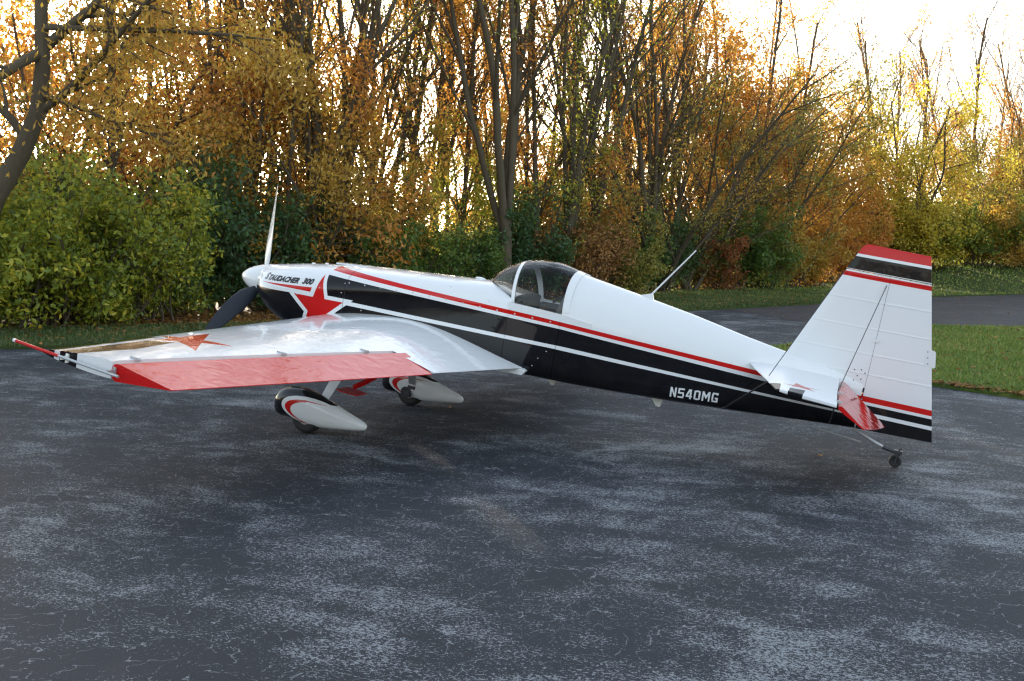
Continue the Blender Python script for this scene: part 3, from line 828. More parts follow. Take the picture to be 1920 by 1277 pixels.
apron = [(-60, -45), (-24, -14), (-12.5, -3.0), (-7.1, 2.5), (-5.66, 4.0), (-4.3, 6.2), (-3.1, 9.5), (-2.2, 13.4), (-1.45, 17.6), (-.2, 20.6), (.55, 22.6), (1.5, 27), (3.2, 30.5), (6, 35.5), (15, 47), (30, 62),
         (38, 54), (20, 33), (10.5, 22.5), (5.9, 16.9), (3.97, 15.8), (2.5, 11.2), (1.85, 8.6), (2.6, 7.0), (4.57, 5.45), (5.5, 4.75), (9, 2.4), (20, -3), (50, -14), (60, -45)]
sheet('asphalt_apron', apron, 0.0, M['asphalt'], 4)
# the road leg beyond the grass wedge is older and greyer
road = [(-.9, 18.8), (-.1, 20.6), (.6, 22.6), (1.55, 27), (3.25, 30.4), (6.05, 35.4), (15, 46.8), (30, 61.6), (37.8, 54), (20, 33.2), (10.4, 22.6), (5.85, 17), (3.9, 15.9), (3.0, 13.3)]
sheet('road', road, .004, M['road'], 4)
wedge = [(3.97, 15.9), (5.75, 16.85), (10.5, 22.4), (20, 33), (38, 54), (80, 60), (80, -14), (50, -14.1), (20, -3.1), (9, 2.3), (5.5, 4.72), (4.57, 5.42), (2.6, 6.98), (1.85, 8.6), (2.5, 11.2)]
sheet('lawn', wedge, .030, M['grass'], 4, skirt=.05)
strip = [(-60, -44.5), (-24, -13.9), (-12.5, -2.9), (-7.1, 2.55), (-5.7, 4.05), (-4.35, 6.25), (-3.15, 9.55), (-2.25, 13.45), (-1.5, 17.65), (-.25, 20.65), (.5, 22.7), (1.45, 27.1), (3.15, 30.6), (5.9, 35.6), (14.9, 47.1), (29.9, 62.1), (30, 72), (2, 62),
         (-3.5, 44), (-4.3, 31), (-4.6, 24.5), (-5.5, 18), (-6.0, 12), (-6.9, 8.2), (-8.8, 5.3), (-13.5, .9), (-25, -10), (-60, -39)]
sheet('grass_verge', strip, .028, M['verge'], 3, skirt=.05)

def inside(poly, x, y):
    c = False; n = len(poly)
    for i in range(n):
        x1, y1 = poly[i]; x2, y2 = poly[i-1]
        if (y1 > y) != (y2 > y) and x < (x2-x1)*(y-y1)/(y2-y1)+x1: c = not c
    return c
def attr(me, name, vals):
    a = me.attributes.new(name, 'FLOAT', 'POINT'); a.data.foreach_set('value', np.asarray(vals, np.float32))
def fast_mesh(name, V, Fc, mat, rnd=None, smooth=False):
    V = np.asarray(V, np.float32); Fc = np.asarray(Fc, np.int32); k = Fc.shape[1]
    me = bpy.data.meshes.new(name); me.vertices.add(len(V)); me.vertices.foreach_set('co', V.ravel())
    me.loops.add(Fc.size); me.loops.foreach_set('vertex_index', Fc.ravel())
    me.polygons.add(len(Fc)); me.polygons.foreach_set('loop_start', np.arange(0, Fc.size, k, dtype=np.int32))
    me.polygons.foreach_set('use_smooth', np.full(len(Fc), smooth))
    me.update(calc_edges=True); me.materials.append(mat)
    if rnd is not None: attr(me, 'rnd', rnd)
    return me
rng = np.random.default_rng(5)
def leaf_mat(name, stops, trans=.45, tint=1.2):
    t = NT(name); a = t.n('ShaderNodeAttribute'); a.attribute_name = 'rnd'
    oi = t.n('ShaderNodeObjectInfo'); t.xyz()
    f = X(t, a.outputs['Fac'])*.82+X(t, oi.outputs['Random'])*.10+t.noise(t.co, .9, 3)*.55-.24
    col = t.ramp(f, stops)
    d = t.n('ShaderNodeBsdfDiffuse'); t.t.links.new(col, d.inputs[0])
    tr = t.n('ShaderNodeBsdfTranslucent'); t.t.links.new(t.mix(.3, col, (.60, .40, .08)) if tint else col, tr.inputs[0])
    gl = t.n('ShaderNodeBsdfGlossy'); gl.inputs[1].default_value = .45; gl.inputs[0].default_value = (.8, .8, .8, 1)
    m1 = t.n('ShaderNodeMixShader'); m1.inputs[0].default_value = trans; t.t.links.new(d.outputs[0], m1.inputs[1]); t.t.links.new(tr.outputs[0], m1.inputs[2])
    m2 = t.n('ShaderNodeMixShader'); m2.inputs[0].default_value = .04; t.t.links.new(m1.outputs[0], m2.inputs[1]); t.t.links.new(gl.outputs[0], m2.inputs[2])
    return t.done(m2)
L = {}
L['gold'] = leaf_mat('golden_leaves', [(0, (.20, .12, .022)), (.35, (.44, .26, .040)), (.65, (.60, .37, .05)), (1, (.70, .50, .09))], .5)
L['orange'] = leaf_mat('orange_leaves', [(0, (.28, .09, .020)), (.35, (.54, .21, .032)), (.7, (.66, .31, .045)), (1, (.66, .42, .09))], .5)
L['olive'] = leaf_mat('olive_leaves', [(0, (.09, .11, .025)), (.4, (.20, .21, .04)), (.7, (.34, .31, .05)), (1, (.50, .38, .07))])
L['lime'] = leaf_mat('yellow_green_leaves', [(0, (.06, .12, .016)), (.35, (.16, .24, .024)), (.6, (.34, .38, .03)), (.9, (.68, .54, .05))], .45)
L['green'] = leaf_mat('green_leaves', [(0, (.035, .10, .018)), (.5, (.07, .17, .028)), (.85, (.14, .24, .03)), (1, (.34, .34, .05))], .4)
L['dark'] = leaf_mat('dark_green_leaves', [(0, (0.020, 0.063, 0.022)), (.6, (0.036, 0.105, 0.031)), (1, (0.070, 0.154, 0.031))], .3)
L['red'] = leaf_mat('red_leaves', [(0, (.13, .035, .018)), (.5, (.32, .08, .025)), (1, (.46, .20, .05))])
L['yellow'] = leaf_mat('yellow_leaves', [(0, (.26, .24, .03)), (.4, (.52, .43, .04)), (.8, (.72, .58, .06)), (1, (.68, .40, .06))], .5)
L['brown'] = leaf_mat('brown_leaves', [(0, (0.098, 0.049, 0.020)), (.5, (0.252, 0.119, 0.035)), (1, (0.504, 0.252, 0.070))], .15, 0)
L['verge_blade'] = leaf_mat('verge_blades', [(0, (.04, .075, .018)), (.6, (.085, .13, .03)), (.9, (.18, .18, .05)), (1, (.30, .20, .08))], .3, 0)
L['blade'] = leaf_mat('grass_blades', [(0, (.08, .15, .024)), (.45, (.17, .25, .045)), (.75, (.32, .33, .08)), (1, (.46, .38, .16))], .3, 0)

def bark_mat(name, a, b):
    t = NT(name); t.xyz(); n = t.noise(t.scalev(t.co, (1, 1, .18)), 22, 5, .7); n2 = t.noise(t.co, 2.5, 3)
    c = t.mix(n, a, b); c = t.mix(n2*.5, c, (.05, .055, .03))
    return t.done(t.bsdf(c, .9, normal=t.bump(n, .9, .02), spec=.2))
BK = {'dark': bark_mat('dark_bark', (.055, .042, .030), (.17, .130, .095)), 'grey': bark_mat('grey_bark', (.08, .07, .055), (.24, .20, .16)), 'tan': bark_mat('tan_bark', (.09, .055, .035), (.24, .16, .10))}

# ------------------------------------------------------------------ grass blades, fallen leaves
def blades(name, poly, n, box, hgt, label, dens=None, z0=.028):
    P = []
    X0, X1, Y0, Y1 = box
    while len(P) < n:
        xs = rng.uniform(X0, X1, 4000); ys = rng.uniform(Y0, Y1, 4000)
        for a, b_ in zip(xs, ys):
            if inside(poly, a, b_):
                if dens is None or rng.random() < dens(a, b_): P.append((a, b_))
            if len(P) >= n: break
    P = np.array(P); zb = np.array([rise(a, b_) for a, b_ in P])+z0
    a = rng.uniform(0, 2*math.pi, n); h = hgt*rng.uniform(.5, 1.3, n); wd = .004+.004*rng.random(n)
    wd = wd*(1+np.hypot(P[:, 0]-CAM[0], P[:, 1]-CAM[1])/16)
    lx, ly = rng.normal(0, .5, n)*h, rng.normal(0, .5, n)*h
    V = np.zeros((n, 3, 3)); V[:, 0] = np.c_[P[:, 0]-np.cos(a)*wd, P[:, 1]-np.sin(a)*wd, zb-.004]
    V[:, 1] = np.c_[P[:, 0]+np.cos(a)*wd, P[:, 1]+np.sin(a)*wd, zb-.004]; V[:, 2] = np.c_[P[:, 0]+lx, P[:, 1]+ly, zb+h]
    F = np.arange(n*3).reshape(n, 3)
    pn = .5+.5*np.sin(P[:, 0]*1.7+P[:, 1]*.9)*np.sin(P[:, 1]*1.3-P[:, 0]*.6)
    o = link(name, fast_mesh(name, V.reshape(-1, 3), F, L['blade' if 'verge' not in label else 'verge_blade'], np.repeat(np.clip(rng.random(n)*.75+.25*pn, 0, 1), 3)))
    tag(o, label, 'grass', kind='stuff'); return o
blades('grass_blades', wedge, 110000, (1.8, 16, 2, 24), .050, 'short green lawn grass right of the tail beside the asphalt', lambda a, b_: 1.0 if a < 9 else .5)
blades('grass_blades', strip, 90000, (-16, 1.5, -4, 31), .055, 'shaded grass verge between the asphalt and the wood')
blades('grass_blades', strip, 30000, (-4.5, 30, 24, 60), .07, 'far grass bank rising beyond the road')
def leaf_quads(P, L_, W_, up, drop=0.0):
    """P centres (n,3); up: 0 random orientation, 1 flat on the ground"""
    n = len(P); d = rng.normal(0, 1, (n, 3)); d[:, 2] = d[:, 2]*(1-up)*.8-drop; d /= np.linalg.norm(d, axis=1)[:, None]+1e-9
    s = rng.normal(0, 1, (n, 3)); s[:, 2] *= (1-up*.93); s -= (s*d).sum(1)[:, None]*d; s /= np.linalg.norm(s, axis=1)[:, None]+1e-9
    nn = np.cross(d, s)
    ln = (L_*rng.uniform(.6, 1.25, n))[:, None]; wd = (W_*rng.uniform(.7, 1.2, n))[:, None]
    V = np.stack([P-d*ln*.5, P+s*wd*.5+nn*wd*.18, P+d*ln*.5, P-s*wd*.5+nn*wd*.18], 1)
    k = np.arange(n)[:, None]*4
    F = np.concatenate([k+np.array([[0, 1, 2]]), k+np.array([[0, 2, 3]])], 1).reshape(-1, 3)
    return V.reshape(-1, 3), F
def litter(name, n, gen, label, z0, mat='brown', sz=.075):
    P = []
    while len(P) < n:
        p = gen()
        if p is not None: P.append((p[0], p[1], rise(p[0], p[1])+z0+rng.random()*.02))
    V, F = leaf_quads(np.array(P), sz, sz*.7, 1)
    o = link(name, fast_mesh(name, V, F, L[mat], np.repeat(rng.random(n), 4))); tag(o, label, 'leaves', kind='stuff'); return o
EDGE = [(-60, -39), (-25, -10), (-13.5, .9), (-8.8, 5.3), (-6.9, 8.2), (-6.0, 12), (-5.5, 18), (-4.6, 24.5), (-4.3, 31), (-3.5, 44), (2, 60)]
def edge_pt(s_lo=1, s_hi=9.99):
    s = rng.uniform(s_lo, s_hi); i = int(s); f = s-i; a, b_ = EDGE[i], EDGE[i+1]
    return a[0]+(b_[0]-a[0])*f, a[1]+(b_[1]-a[1])*f, i
def g1():
    x, y, i = edge_pt(2, 8.9); a, b_ = EDGE[i], EDGE[i+1]; nx, ny = -(b_[1]-a[1]), b_[0]-a[0]; l = math.hypot(nx, ny)
    d = rng.exponential(1.6)-.9
    return (x+nx/l*d, y+ny/l*d) if d < 9 else None
litter('fallen_leaves', 26000, g1, 'brown and orange leaf litter lying under the edge of the wood', .012, sz=.095)
def g2():
    x, y = rng.uniform(-11, 12), rng.uniform(-2, 30)
    if inside(wedge, x, y) and rng.random() < .5: return x, y
    if inside(strip, x, y): return x, y
litter('fallen_leaves', 4500, g2, 'scattered pale fallen leaves on the grass', .065, sz=.07)
def g3():
    i = rng.integers(0, 5); e = [(1.85, 8.6), (2.6, 6.98), (4.57, 5.42), (5.5, 4.72), (9, 2.3), (14, -.2)]
    f = rng.random(); a, b_ = e[i], e[i+1]; d = abs(rng.normal(0, .13))
    return a[0]+(b_[0]-a[0])*f+d*.6, a[1]+(b_[1]-a[1])*f+d
litter('fallen_leaves', 900, g3, 'dead leaves gathered along the lawn edge right of the tail', .045, sz=.085)
def g4():
    x, y = rng.uniform(-1, 12), rng.uniform(15, 40)
    if inside(road, x, y): return x, y
litter('fallen_leaves', 420, g4, 'small leaves blown over the dark road beyond the tail', .006, sz=.06)
for (px_, d_, lab) in ((845, 10.9, 'single tan leaf lying on the asphalt right of the far wheel'), (1545, 9.1, 'small dry leaf on the asphalt below the rear fuselage')):
    x, y = at(px_, d_)
    V, F = leaf_quads(np.array([(x, y, .012)]), .10, .06, 1)
    o = link('fallen_leaf', fast_mesh('fallen_leaf', V, F, L['brown'], np.full(4, .9))); tag(o, lab, 'leaf')

# ------------------------------------------------------------------ trees
class Grow:
    def __init__(s, seed): s.r = np.random.default_rng(seed); s.V = []; s.F = []; s.n = 0; s.tips = []; s.tipw = []
    def tube(s, P, rad, k):
        P = np.array(P); n = len(P); T = np.gradient(P, axis=0); T /= np.linalg.norm(T, axis=1)[:, None]+1e-9
        ref = np.array([.31, .95, .05]); U = np.cross(T, ref); U /= np.linalg.norm(U, axis=1)[:, None]+1e-9; W = np.cross(T, U)
        a = np.linspace(0, 2*math.pi, k, endpoint=False)
        ring = P[:, None]+np.array(rad)[:, None, None]*(U[:, None]*np.cos(a)[None, :, None]+W[:, None]*np.sin(a)[None, :, None])
        s.V.append(ring.reshape(-1, 3)); i = np.arange(n-1)[:, None]*k; j = np.arange(k)[None]
        F = np.stack([i+j, i+(j+1) % k, i+k+(j+1) % k, i+k+j], -1).reshape(-1, 4)+s.n
        s.F.append(F); s.n += n*k
    def branch(s, p, d, L_, r, lv, C):
        """C: dict of wiggle, trop, kids per level, angle, ratio, depth"""
        n = max(4, int(L_/C['seg'])+1); P = [np.array(p, float)]; d = np.array(d, float); d /= np.linalg.norm(d); D = [d]
        for i in range(n):
            d = d+s.r.normal(0, C['wig'], 3)+np.array([0, 0, C['trop'][min(lv, len(C['trop'])-1)]]); d /= np.linalg.norm(d)
            P.append(P[-1]+d*L_/n); D.append(d)
        q = np.linspace(0, 1, n+1); rad = r*(1-q*(.55 if lv == 0 else .75))
        if lv == 0: rad = rad*(1+.5*np.exp(-q*n*.9))
        s.tube(P, np.maximum(rad, .0042), [7, 5, 4, 3, 3][min(lv, 4)])
        if lv >= C['depth']:
            for i in range(1, n+1): s.tips.append(P[i])
            return
        if lv == C['depth']-1 or lv >= 2:
            for i in range(n//2, n+1): s.tips.append(P[i])
        kids = C['kids'][min(lv, len(C['kids'])-1)]; kids = int(kids*s.r.uniform(.8, 1.25)+.5)
        lo = C['lo'][min(lv, len(C['lo'])-1)]
        for c_ in range(kids):
            f = lo+(1-lo)*((c_+s.r.random()*.8)/max(1, kids)); f = min(f, .98); i = f*n; k_ = int(i); pp = P[k_]+(P[min(k_+1, n)]-P[k_])*(i-k_)
            dd = D[k_]; ang = R(s.r.uniform(*C['ang'])); ax = s.r.normal(0, 1, 3); ax -= ax@dd*dd; ax /= np.linalg.norm(ax)
            nd = dd*math.cos(ang)+ax*math.sin(ang)
            s.branch(pp, nd, L_*C['ratio']*s.r.uniform(.6, 1.15)*(1.15-.6*f), r*(1-.6*f)*s.r.uniform(.45, .68), lv+1, C)
    def trunk_mesh(s, name, mat):
        V = np.concatenate(s.V); F = np.concatenate(s.F); return fast_mesh(name, V, F, mat, smooth=True)
    def leaves(s, name, per, spread, size, mat, zmin=0, aspect=.5, drop=.4, keep=1.0, clump=1):
        T = np.array(s.tips); T = T[T[:, 2] > zmin]
        if keep < 1:
            ph = s.r.uniform(0, 6, 3); v = np.sin(T[:, 0]*1.9+ph[0])+np.sin(T[:, 1]*1.7+ph[1])+np.sin(T[:, 2]*1.5+ph[2])+s.r.normal(0, .8, len(T))
            T = T[v > np.quantile(v, 1-keep)]
        P = np.repeat(T, per, 0); P = P+s.r.normal(0, spread, P.shape)
        P = P[P[:, 2] > .05]
        V, F = leaf_quads(P, size, size*aspect, 0, drop)
        cl = np.repeat(s.r.random(len(T)), per)[:len(P)] if len(P) else []
        rr = np.clip(s.r.random(len(P))*.6+cl*.4, 0, 1)
        return fast_mesh(name, V, F, mat, np.repeat(rr, 4))
VAR = {}
def make(kind, seed):
    g = Grow(seed); r = g.r
    if kind == 'tall':          # heavy multi-stemmed trunk, steep limbs
        C = dict(seg=.55, wig=.045, trop=(.01, .035, .02, 0), kids=(0, 7, 5, 4), lo=(.3, .22, .2, .2), ang=(16, 42), ratio=.50, depth=3)
        stems = r.integers(3, 6); H = r.uniform(10.5, 13)
        base = [(0, 0, -.1)]; d = np.array([r.normal(0, .03), r.normal(0, .03), 1.]); Lb = r.uniform(1.6, 3.2)
        P = [np.array([0, 0, -.1])+d*Lb*q for q in np.linspace(0, 1, 6)]; r0 = r.uniform(.13, .18)
        g.tube(P, [r0*1.45, r0*1.12, r0, r0*.96, r0*.95, r0*.98], 9); top = P[-1]
        for k in range(stems):
            a = 2*math.pi*(k+r.random()*.6)/stems; sp = r.uniform(.06, .38)
            g.branch(top-d*.25, (math.cos(a)*sp, math.sin(a)*sp, 1), (H-Lb)*r.uniform(.75, 1), r0*r.uniform(.5, .72), 1, C)
        lf = dict(per=5, spread=.15, size=.13, zmin=3.0, keep=.42, aspect=.45)
    elif kind == 'slim':        # straight pole with short steep twigs
        C = dict(seg=.6, wig=.03, trop=(.01, .03, .01), kids=(13, 5, 3), lo=(.28, .25, .2), ang=(22, 50), ratio=.24, depth=2)
        H = r.uniform(9, 12.5); g.branch((0, 0, -.1), (r.normal(0, .05), r.normal(0, .05), 1), H, r.uniform(.055, .10), 0, C)
        lf = dict(per=10, spread=.19, size=.12, zmin=1.5, keep=.6, aspect=.5)
    elif kind == 'bare':
        C = dict(seg=.5, wig=.05, trop=(.01, .05, .04, .02), kids=(13, 9, 7, 4), lo=(.22, .15, .12, .2), ang=(18, 42), ratio=.40, depth=3)
        H = r.uniform(9.5, 11.5); g.branch((0, 0, -.1), (r.normal(0, .05), r.normal(0, .05), 1), H, r.uniform(.08, .12), 0, C)
        lf = dict(per=1, spread=.2, size=.12, zmin=2, keep=.2, aspect=.5)
    elif kind == 'under':       # leafy understorey tree
        C = dict(seg=.35, wig=.09, trop=(.02, .0, -.012, -.02), kids=(9, 6, 4), lo=(.14, .15, .1), ang=(30, 75), ratio=.50, depth=2)
        for k in range(r.integers(2, 4)):
            a = r.uniform(0, 6.28); sp = r.uniform(.05, .4)
            g.branch((r.normal(0, .12), r.normal(0, .12), -.05), (math.cos(a)*sp, math.sin(a)*sp, 1), r.uniform(4.6, 6.6), r.uniform(.04, .065), 0, C)
        lf = dict(per=9, spread=.16, size=.145, zmin=.5, keep=.62, aspect=.45, drop=.8)
    elif kind == 'arch':        # tree with long limbs that sweep out
        C = dict(seg=.45, wig=.04, trop=(.0, .0, -.004, -.01), kids=(0, 9, 6, 3), lo=(.3, .15, .15, .2), ang=(14, 42), ratio=.42, depth=3)
        for k in range(7):
            a = 2*math.pi*(k+r.random())/7; sp = r.uniform(.25, .95)
            g.branch((r.normal(0, .10), r.normal(0, .10), -.1), (math.cos(a)*sp, math.sin(a)*sp, 1), r.uniform(7, 10), r.uniform(.06, .105), 1, C)
        lf = dict(per=6, spread=.14, size=.12, zmin=1.0, keep=.6, aspect=.35, drop=.5)
    else:                       # shrub, leaves to the ground
        C = dict(seg=.22, wig=.10, trop=(.0, -.01, -.02), kids=(7, 5, 3), lo=(.15, .15, .1), ang=(25, 70), ratio=.46, depth=2)
        for k in range(11):
            a = r.uniform(0, 6.28); sp = r.uniform(.1, 1.25)
            g.branch((r.normal(0, .25), r.normal(0, .25), -.05), (math.cos(a)*sp, math.sin(a)*sp, 1), r.uniform(1.8, 3.0), r.uniform(.018, .03), 0, C)
        lf = dict(per=5, spread=.12, size=.120, zmin=.06, keep=.9, aspect=.55, drop=.6)
    tm = g.trunk_mesh('trunk', BK['dark']); cm = g.leaves('crown', mat=L['gold'], **lf)
    return tm, cm
for kind, n in (('tall', 3), ('slim', 4), ('bare', 3), ('under', 4), ('arch', 2), ('shrub', 4)):
    VAR[kind] = [make(kind, 100*len(VAR)+k+3) for k in range(n)]
NAMES = {'tall': 'tall_tree', 'slim': 'slender_tree', 'bare': 'bare_tree', 'under': 'young_tree', 'arch': 'spreading_tree', 'shrub': 'shrub'}
nleaf = 0
def place(kind, v, x, y, rot, sc, leaf, bark, label, group, lean=(0, 0), wide=1.0, crown=True):
    global nleaf
    o = empty(NAMES[kind], (x, y, rise(x, y)-.02), (lean[0], lean[1], rot)); o.scale = (sc*wide, sc*wide, sc)
    tag(o, label, 'shrub' if kind == 'shrub' else 'tree', group)
    tm, cm = VAR[kind][v % len(VAR[kind])]
    for nm, me, mt in (('trunk' if kind != 'shrub' else 'stems', tm, BK[bark]), ('crown', cm, L[leaf] if leaf else None)):
        if nm == 'crown' and not crown: continue
        c = link(nm, me, o)
        if mt: c.material_slots[0].link = 'OBJECT'; c.material_slots[0].material = mt
        if nm == 'crown': tag(c, kind='stuff'); nleaf += len(me.polygons)
    return o
ORD = ['leftmost', 'second from left', 'third from left', 'fourth from left', 'fifth from left', 'sixth from left', 'seventh from left', 'eighth from left', 'ninth from left', 'tenth from left', 'eleventh from left', 'twelfth from left', 'thirteenth from left', 'fourteenth from left', 'fifteenth from left', 'sixteenth from left', 'seventeenth from left', 'eighteenth from left', 'nineteenth from left', 'twentieth from left', 'twenty-first from left', 'twenty-second from left', 'twenty-third from left', 'twenty-fourth from left', 'twenty-fifth from left', 'twenty-sixth from left', 'twenty-seventh from left', 'twenty-eighth from left', 'twenty-ninth from left', 'thirtieth from left']
def row(kind, items, what, group, leafdef, barkdef='dark'):
    """items: (px, distance, scale, [leaf], [bark], [variant])"""
    items = sorted(items, key=lambda q: q[0])
    for i, it in enumerate(items):
        px_, d_, sc = it[:3]; leaf = it[3] if len(it) > 3 else leafdef; bark = it[4] if len(it) > 4 else barkdef; v = it[5] if len(it) > 5 else i
        x, y = at(px_, d_)
        place(kind, v, x, y, rng.uniform(0, 6.28), sc, leaf, bark, what+', '+ORD[i], group)
G = 'trees of the autumn wood'
# big multi-stemmed trees
row('tall', [(588, 26, 1.05, 'gold'), (640, 27.5, 1.1, 'olive'), (705, 30, .95, 'olive'), (945, 29, 1.15, 'olive'), (1060, 31, 1.0, 'lime'), (1105, 33, 1.05, 'olive'), (1215, 36, 1.0, 'olive'), (470, 28, .95, 'orange'), (810, 34, 1.0, 'gold')],
    'thick dark multi-stemmed tree in the wood', 'thick multi-stemmed trees', 'gold')
row('slim', [(205, 24, 1), (270, 27, .9), (395, 26, .9), (430, 29, 1), (505, 30, 1), (545, 25.5, .95), (560, 33, 1), (672, 33, 1.1), (738, 31, 1), (760, 36, 1.1), (795, 33, 1.0), (838, 35, 1.1), (862, 31, .9), (885, 34, 1),
              (905, 37, 1.1), (985, 34, 1.1), (1010, 31, .9), (1035, 37, 1.1), (1085, 39, 1.2), (1135, 36, 1.1), (1160, 40, 1.2), (1190, 37, 1), (1235, 40, 1.1), (1262, 38, 1.1)],
    'slender upright tree in the wood', 'slender upright trees', 'orange')
row('slim', [(1322, 42, 1.1, 'orange'), (1350, 45, 1.2, 'gold'), (1390, 44, 1.1, 'orange'), (1420, 48, 1.1, 'orange'), (1462, 47, 1.0, 'orange'), (1505, 50, 1.0, 'gold')],
    'slim orange-leaved tree beyond the fuselage right of the aerial', 'slim orange trees', 'orange')
row('arch', [(1225, 36, .98, 'olive', 'dark', 0), (1285, 38, .95, 'gold', 'dark', 1), (1400, 42, .82, 'olive', 'dark', 0)], 'spreading tree with long sweeping limbs above the aerial', 'spreading trees', 'olive')
row('bare', [(1590, 62, .92), (1622, 58, 1.0), (1652, 60, 1.08), (1680, 64, 1.05), (1712, 60, .95), (1745, 66, 1.0), (1775, 62, 1.05), (1800, 60, 1.10), (1835, 68, .95), (1870, 62, 1.05), (1895, 60, 1.1), (1918, 64, 1.0), (1945, 60, 1)],
    'nearly leafless tree beyond the lawn behind the tail fin', 'bare trees behind the lawn', 'orange', 'tan')
row('bare', [(330, 40, 1.0), (405, 43, 1.1), (520, 41, 1.0), (600, 44, 1.1), (690, 42, 1.05), (725, 46, 1.1), (775, 41, .95), (815, 44, 1.05), (848, 48, 1.15), (880, 42, 1.0), (915, 46, 1.1), (968, 43, 1.0), (1000, 47, 1.1), (1045, 45, 1.05), (1090, 48, 1.1), (1130, 45, 1.0), (1172, 49, 1.15), (1210, 46, 1.05), (1255, 50, 1.15), (1300, 48, 1.0)],
    'thin twiggy tree deep in the wood', 'thin twiggy trees deep in the wood', 'orange', 'tan')
row('under', [(20, 26, 1.0, 'orange'), (110, 24.5, .95, 'orange'), (165, 28, 1.15, 'orange'), (250, 26, 1.1, 'orange'), (300, 30, 1.3, 'orange'), (345, 25.5, 1.05, 'orange'), (390, 30, 1.35, 'olive'), (440, 26, 1.1, 'gold'), (500, 25.5, 1.05, 'orange'),
              (560, 26.5, .85, 'gold'), (600, 25, .82, 'gold'), (655, 25.5, .80, 'gold'), (700, 26.5, .78, 'gold'), (752, 28, .72, 'olive'), (800, 28.5, .70, 'gold'), (-40, 23, 1.0, 'olive'), (75, 30, 1.4, 'orange'), (210, 33, 1.4, 'olive'), (480, 33, 1.3, 'orange'), (640, 32, .95, 'olive')],
    'leafy golden young tree left of the cockpit', 'golden young trees on the left', 'gold')
row('under', [(838, 33, .9, 'orange'), (880, 30, .72, 'lime'), (930, 31.5, .75, 'lime'), (970, 33, .8, 'olive'), (1020, 32, .68, 'olive'), (1065, 33.5, .7, 'orange'), (1105, 34, .66, 'brown'), (1150, 37, .8, 'olive'), (1180, 38, .7, 'gold'), (1255, 39, .72, 'orange'),
              (1290, 42, 1.0, 'orange'), (860, 40, 1.1, 'orange'), (1000, 41, 1.0, 'orange'), (1120, 44, 1.1, 'orange'), (1330, 46, 1.3, 'orange'), (1385, 42, .95, 'olive'), (1430, 46, 1.3, 'orange'), (1475, 44, 1.0, 'orange'), (1520, 47, 1.1, 'gold'), (1560, 50, 1.05, 'orange')],
    'leafy autumn young tree behind the cockpit and aerial', 'young trees behind the cockpit', 'olive')
row('under', [(1575, 53, .95, 'orange'), (1610, 52, .90, 'gold'), (1650, 50.5, 1.05, 'yellow'), (1690, 50.5, 1.12, 'yellow'), (1725, 50, .9, 'yellow'), (1765, 56, .85, 'gold'), (1800, 52, .85, 'yellow'), (1835, 54, .75, 'olive'), (1870, 58, .9, 'olive'), (1900, 52, .8, 'orange'), (1950, 54, .9, 'gold'),
              (1790, 62, 1.1, 'red'), (1845, 60, 1.1, 'orange'), (1745, 60, 1.0, 'orange'), (1925, 60, 1.2, 'orange')],
    'yellow and orange young tree at the back of the lawn', 'young trees behind the lawn', 'yellow')
row('shrub', [(-60, 20, 1.0, 'lime'), (20, 20.6, .92, 'lime'), (85, 20.4, .90, 'lime'), (150, 21, .98, 'lime'), (215, 21.2, .92, 'lime'), (285, 21.7, .88, 'lime'), (120, 22.5, 1.02, 'green'), (230, 23, 1.0, 'lime'), (20, 23, 1.05, 'gold')],
    'yellow-green leafy shrub beyond the left wing tip', 'shrubs beyond the left wing', 'lime')
row('shrub', [(320, 24, 1.12, 'dark'), (375, 24.5, 1.15, 'dark'), (430, 24.8, 1.05, 'dark'), (490, 25.2, .9, 'dark'), (550, 25.8, .9, 'dark'), (610, 26.2, .85, 'green'), (670, 26.6, .8, 'green')],
    'dark green shrub behind the propeller and cowling', 'dark green shrubs', 'dark')
row('shrub', [(700, 27.3, .72, 'green'), (760, 27.8, .75, 'green'), (820, 28.3, .78, 'green'), (875, 28.8, .72, 'green'), (925, 29.6, .9, 'dark'), (985, 30.2, .95, 'dark'), (1040, 31, .8, 'brown'), (1090, 32, .9, 'brown'), (1140, 33, .8, 'olive'), (1190, 34.5, .85, 'green')],
    'low shrub behind the cockpit', 'low shrubs behind the cockpit', 'green')
row('shrub', [(1240, 36, .85, 'dark'), (1285, 38.5, .9, 'olive'), (1325, 39.3, .85, 'red'), (1355, 39.5, 1.0, 'green'), (1400, 40.5, 1.1, 'green'), (1440, 41, 1.0, 'olive'), (1480, 42.5, 1.0, 'gold'), (1520, 44, .95, 'orange'), (1560, 46, 1.0, 'orange')],
    'shrub at the wood edge between the aerial and the fin', 'shrubs between aerial and fin', 'green')
row('shrub', [(1600, 48, 1.1, 'gold'), (1640, 49.5, 1.2, 'yellow'), (1680, 50, 1.2, 'yellow'), (1720, 50.5, 1.1, 'yellow'), (1760, 50.5, 1.0, 'lime'), (1800, 51, 1.0, 'olive'), (1840, 51, .95, 'lime'), (1880, 51, 1.0, 'gold'), (1920, 51.5, 1.1, 'green'), (1965, 52, 1.2, 'lime')],
    'yellow-green shrub at the back of the lawn', 'shrubs behind the lawn', 'lime')
row('under', [(1268, 43, 1.35, 'orange'), (1310, 45, 1.5, 'gold'), (1345, 48, 1.6, 'orange'), (1380, 46, 1.5, 'orange'), (1425, 50, 1.65, 'orange'), (1460, 49, 1.45, 'gold'), (1500, 52, 1.45, 'olive'), (1545, 54, 1.25, 'gold'), (1590, 56, 1.2, 'olive')],
    'tall orange-leaved young tree deep in the wood behind the aerial', 'tall leafy trees behind the aerial', 'orange')
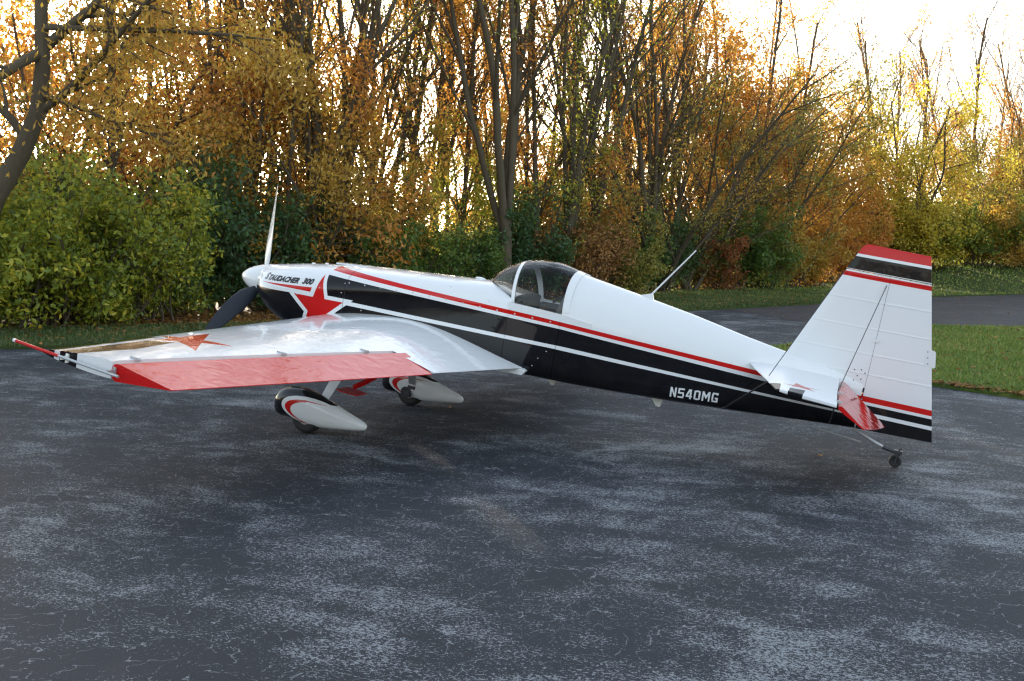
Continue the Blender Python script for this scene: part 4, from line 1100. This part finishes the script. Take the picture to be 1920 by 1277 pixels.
# the leaning tree at the far left, limbs modelled one by one
g = Grow(77); C = dict(seg=.45, wig=.06, trop=(.0, .0, -.01, -.02), kids=(0, 8, 6, 4), lo=(.3, .12, .12, .2), ang=(25, 65), ratio=.34, depth=3)
x0, y0 = at(-95, 18.5)
ux, uy = R2[0], R2[1]
def lp(px_, py_, d_):
    x_, y_ = at(px_, d_); k = d_/math.hypot(Fw[0]+R2[0]*(px_-960)/FPX, Fw[1]+R2[1]*(px_-960)/FPX)
    z_ = CAM[2]+k*(Fw[2]+R2[2]*(px_-960)/FPX-U2[2]*(py_-638.5)/FPX); return np.array([x_-x0, y_-y0, z_])
g.tube([lp(-95, 640, 18.5), lp(-60, 500, 18.5), lp(-5, 370, 18.4), (lp(45, 290, 18.3)), lp(78, 215, 18.2), lp(88, 130, 18.2), lp(86, 40, 18.1), lp(92, -60, 18)], [.20, .175, .155, .14, .125, .11, .095, .08], 9)
for a_, b_, L_, r_ in (((86, 105, 18.2), (-60, 230, 17.2), 3.2, .085), ((88, 100, 18.2), (330, -60, 17), 4.0, .085), ((80, 215, 18.2), (300, 40, 17.4), 3.4, .07), ((92, -40, 18), (20, -260, 18), 3.5, .08), ((60, 270, 18.3), (-120, 60, 19), 3, .07), ((88, 60, 18.1), (400, 110, 16.8), 3.6, .055), ((80, 180, 18.2), (250, 240, 17), 2.6, .04), ((90, 20, 18.1), (230, -200, 17), 3.2, .07)):
    p_, q_ = lp(*a_), lp(*b_); g.branch(p_, q_-p_, L_, r_, 1, C)
o = empty('leaning_tree', (x0, y0, 0)); tag(o, 'leaning forked tree with dark trunk at the left edge of the photo', 'tree')
link('trunk', g.trunk_mesh('trunk', BK['dark']), o)
tag(link('crown', g.leaves('crown', 6, .24, .105, L['gold'], zmin=2.6, aspect=.38, drop=.9, keep=.75), o), kind='stuff')
# wood far beyond, reads as one mass
n = 60000; px_ = rng.uniform(-400, 2300, n); d_ = rng.uniform(62, 105, n)
P = np.array([(*at(a, b_), 0) for a, b_ in zip(px_, d_)]); hh = 3.2+1.3*np.sin(px_*.013)+.9*np.sin(px_*.037+1)+.6*np.sin(px_*.09)
P[:, 2] = rng.random(n)**1.15*hh*(d_/80)+.2
V, F = leaf_quads(P, .34, .24, 0)
o = link('distant_wood', fast_mesh('distant_wood', V, F, L['olive'], np.repeat(rng.random(n), 4))); tag(o, 'distant orange-brown undergrowth seen between the trunks', 'wood', kind='stuff')

# the wood on the other side of the apron, behind the camera: it shades the scene and shows in the paint
n = 26000; a_ = rng.uniform(R(95), R(345), n); d_ = rng.uniform(24, 36, n)
hh = 5.0+1.4*np.sin(a_*7)+1.2*np.sin(a_*17+2)+.8*np.sin(a_*41)
P = np.c_[CAM[0]+d_*np.cos(a_+R(90)-R(55)), CAM[1]-8+d_*np.sin(a_+R(90)-R(55)), rng.random(n)**1.1*hh+.1]
P = P[P[:, 1] < CAM[1]-6]
V, F = leaf_quads(P, .55, .42, 0)
o = link('opposite_wood', fast_mesh('opposite_wood', V, F, L['brown'], np.repeat(rng.random(len(P))*.5, 4))); tag(o, 'brown autumn wood across the apron mirrored in the black paint', 'wood', kind='stuff')
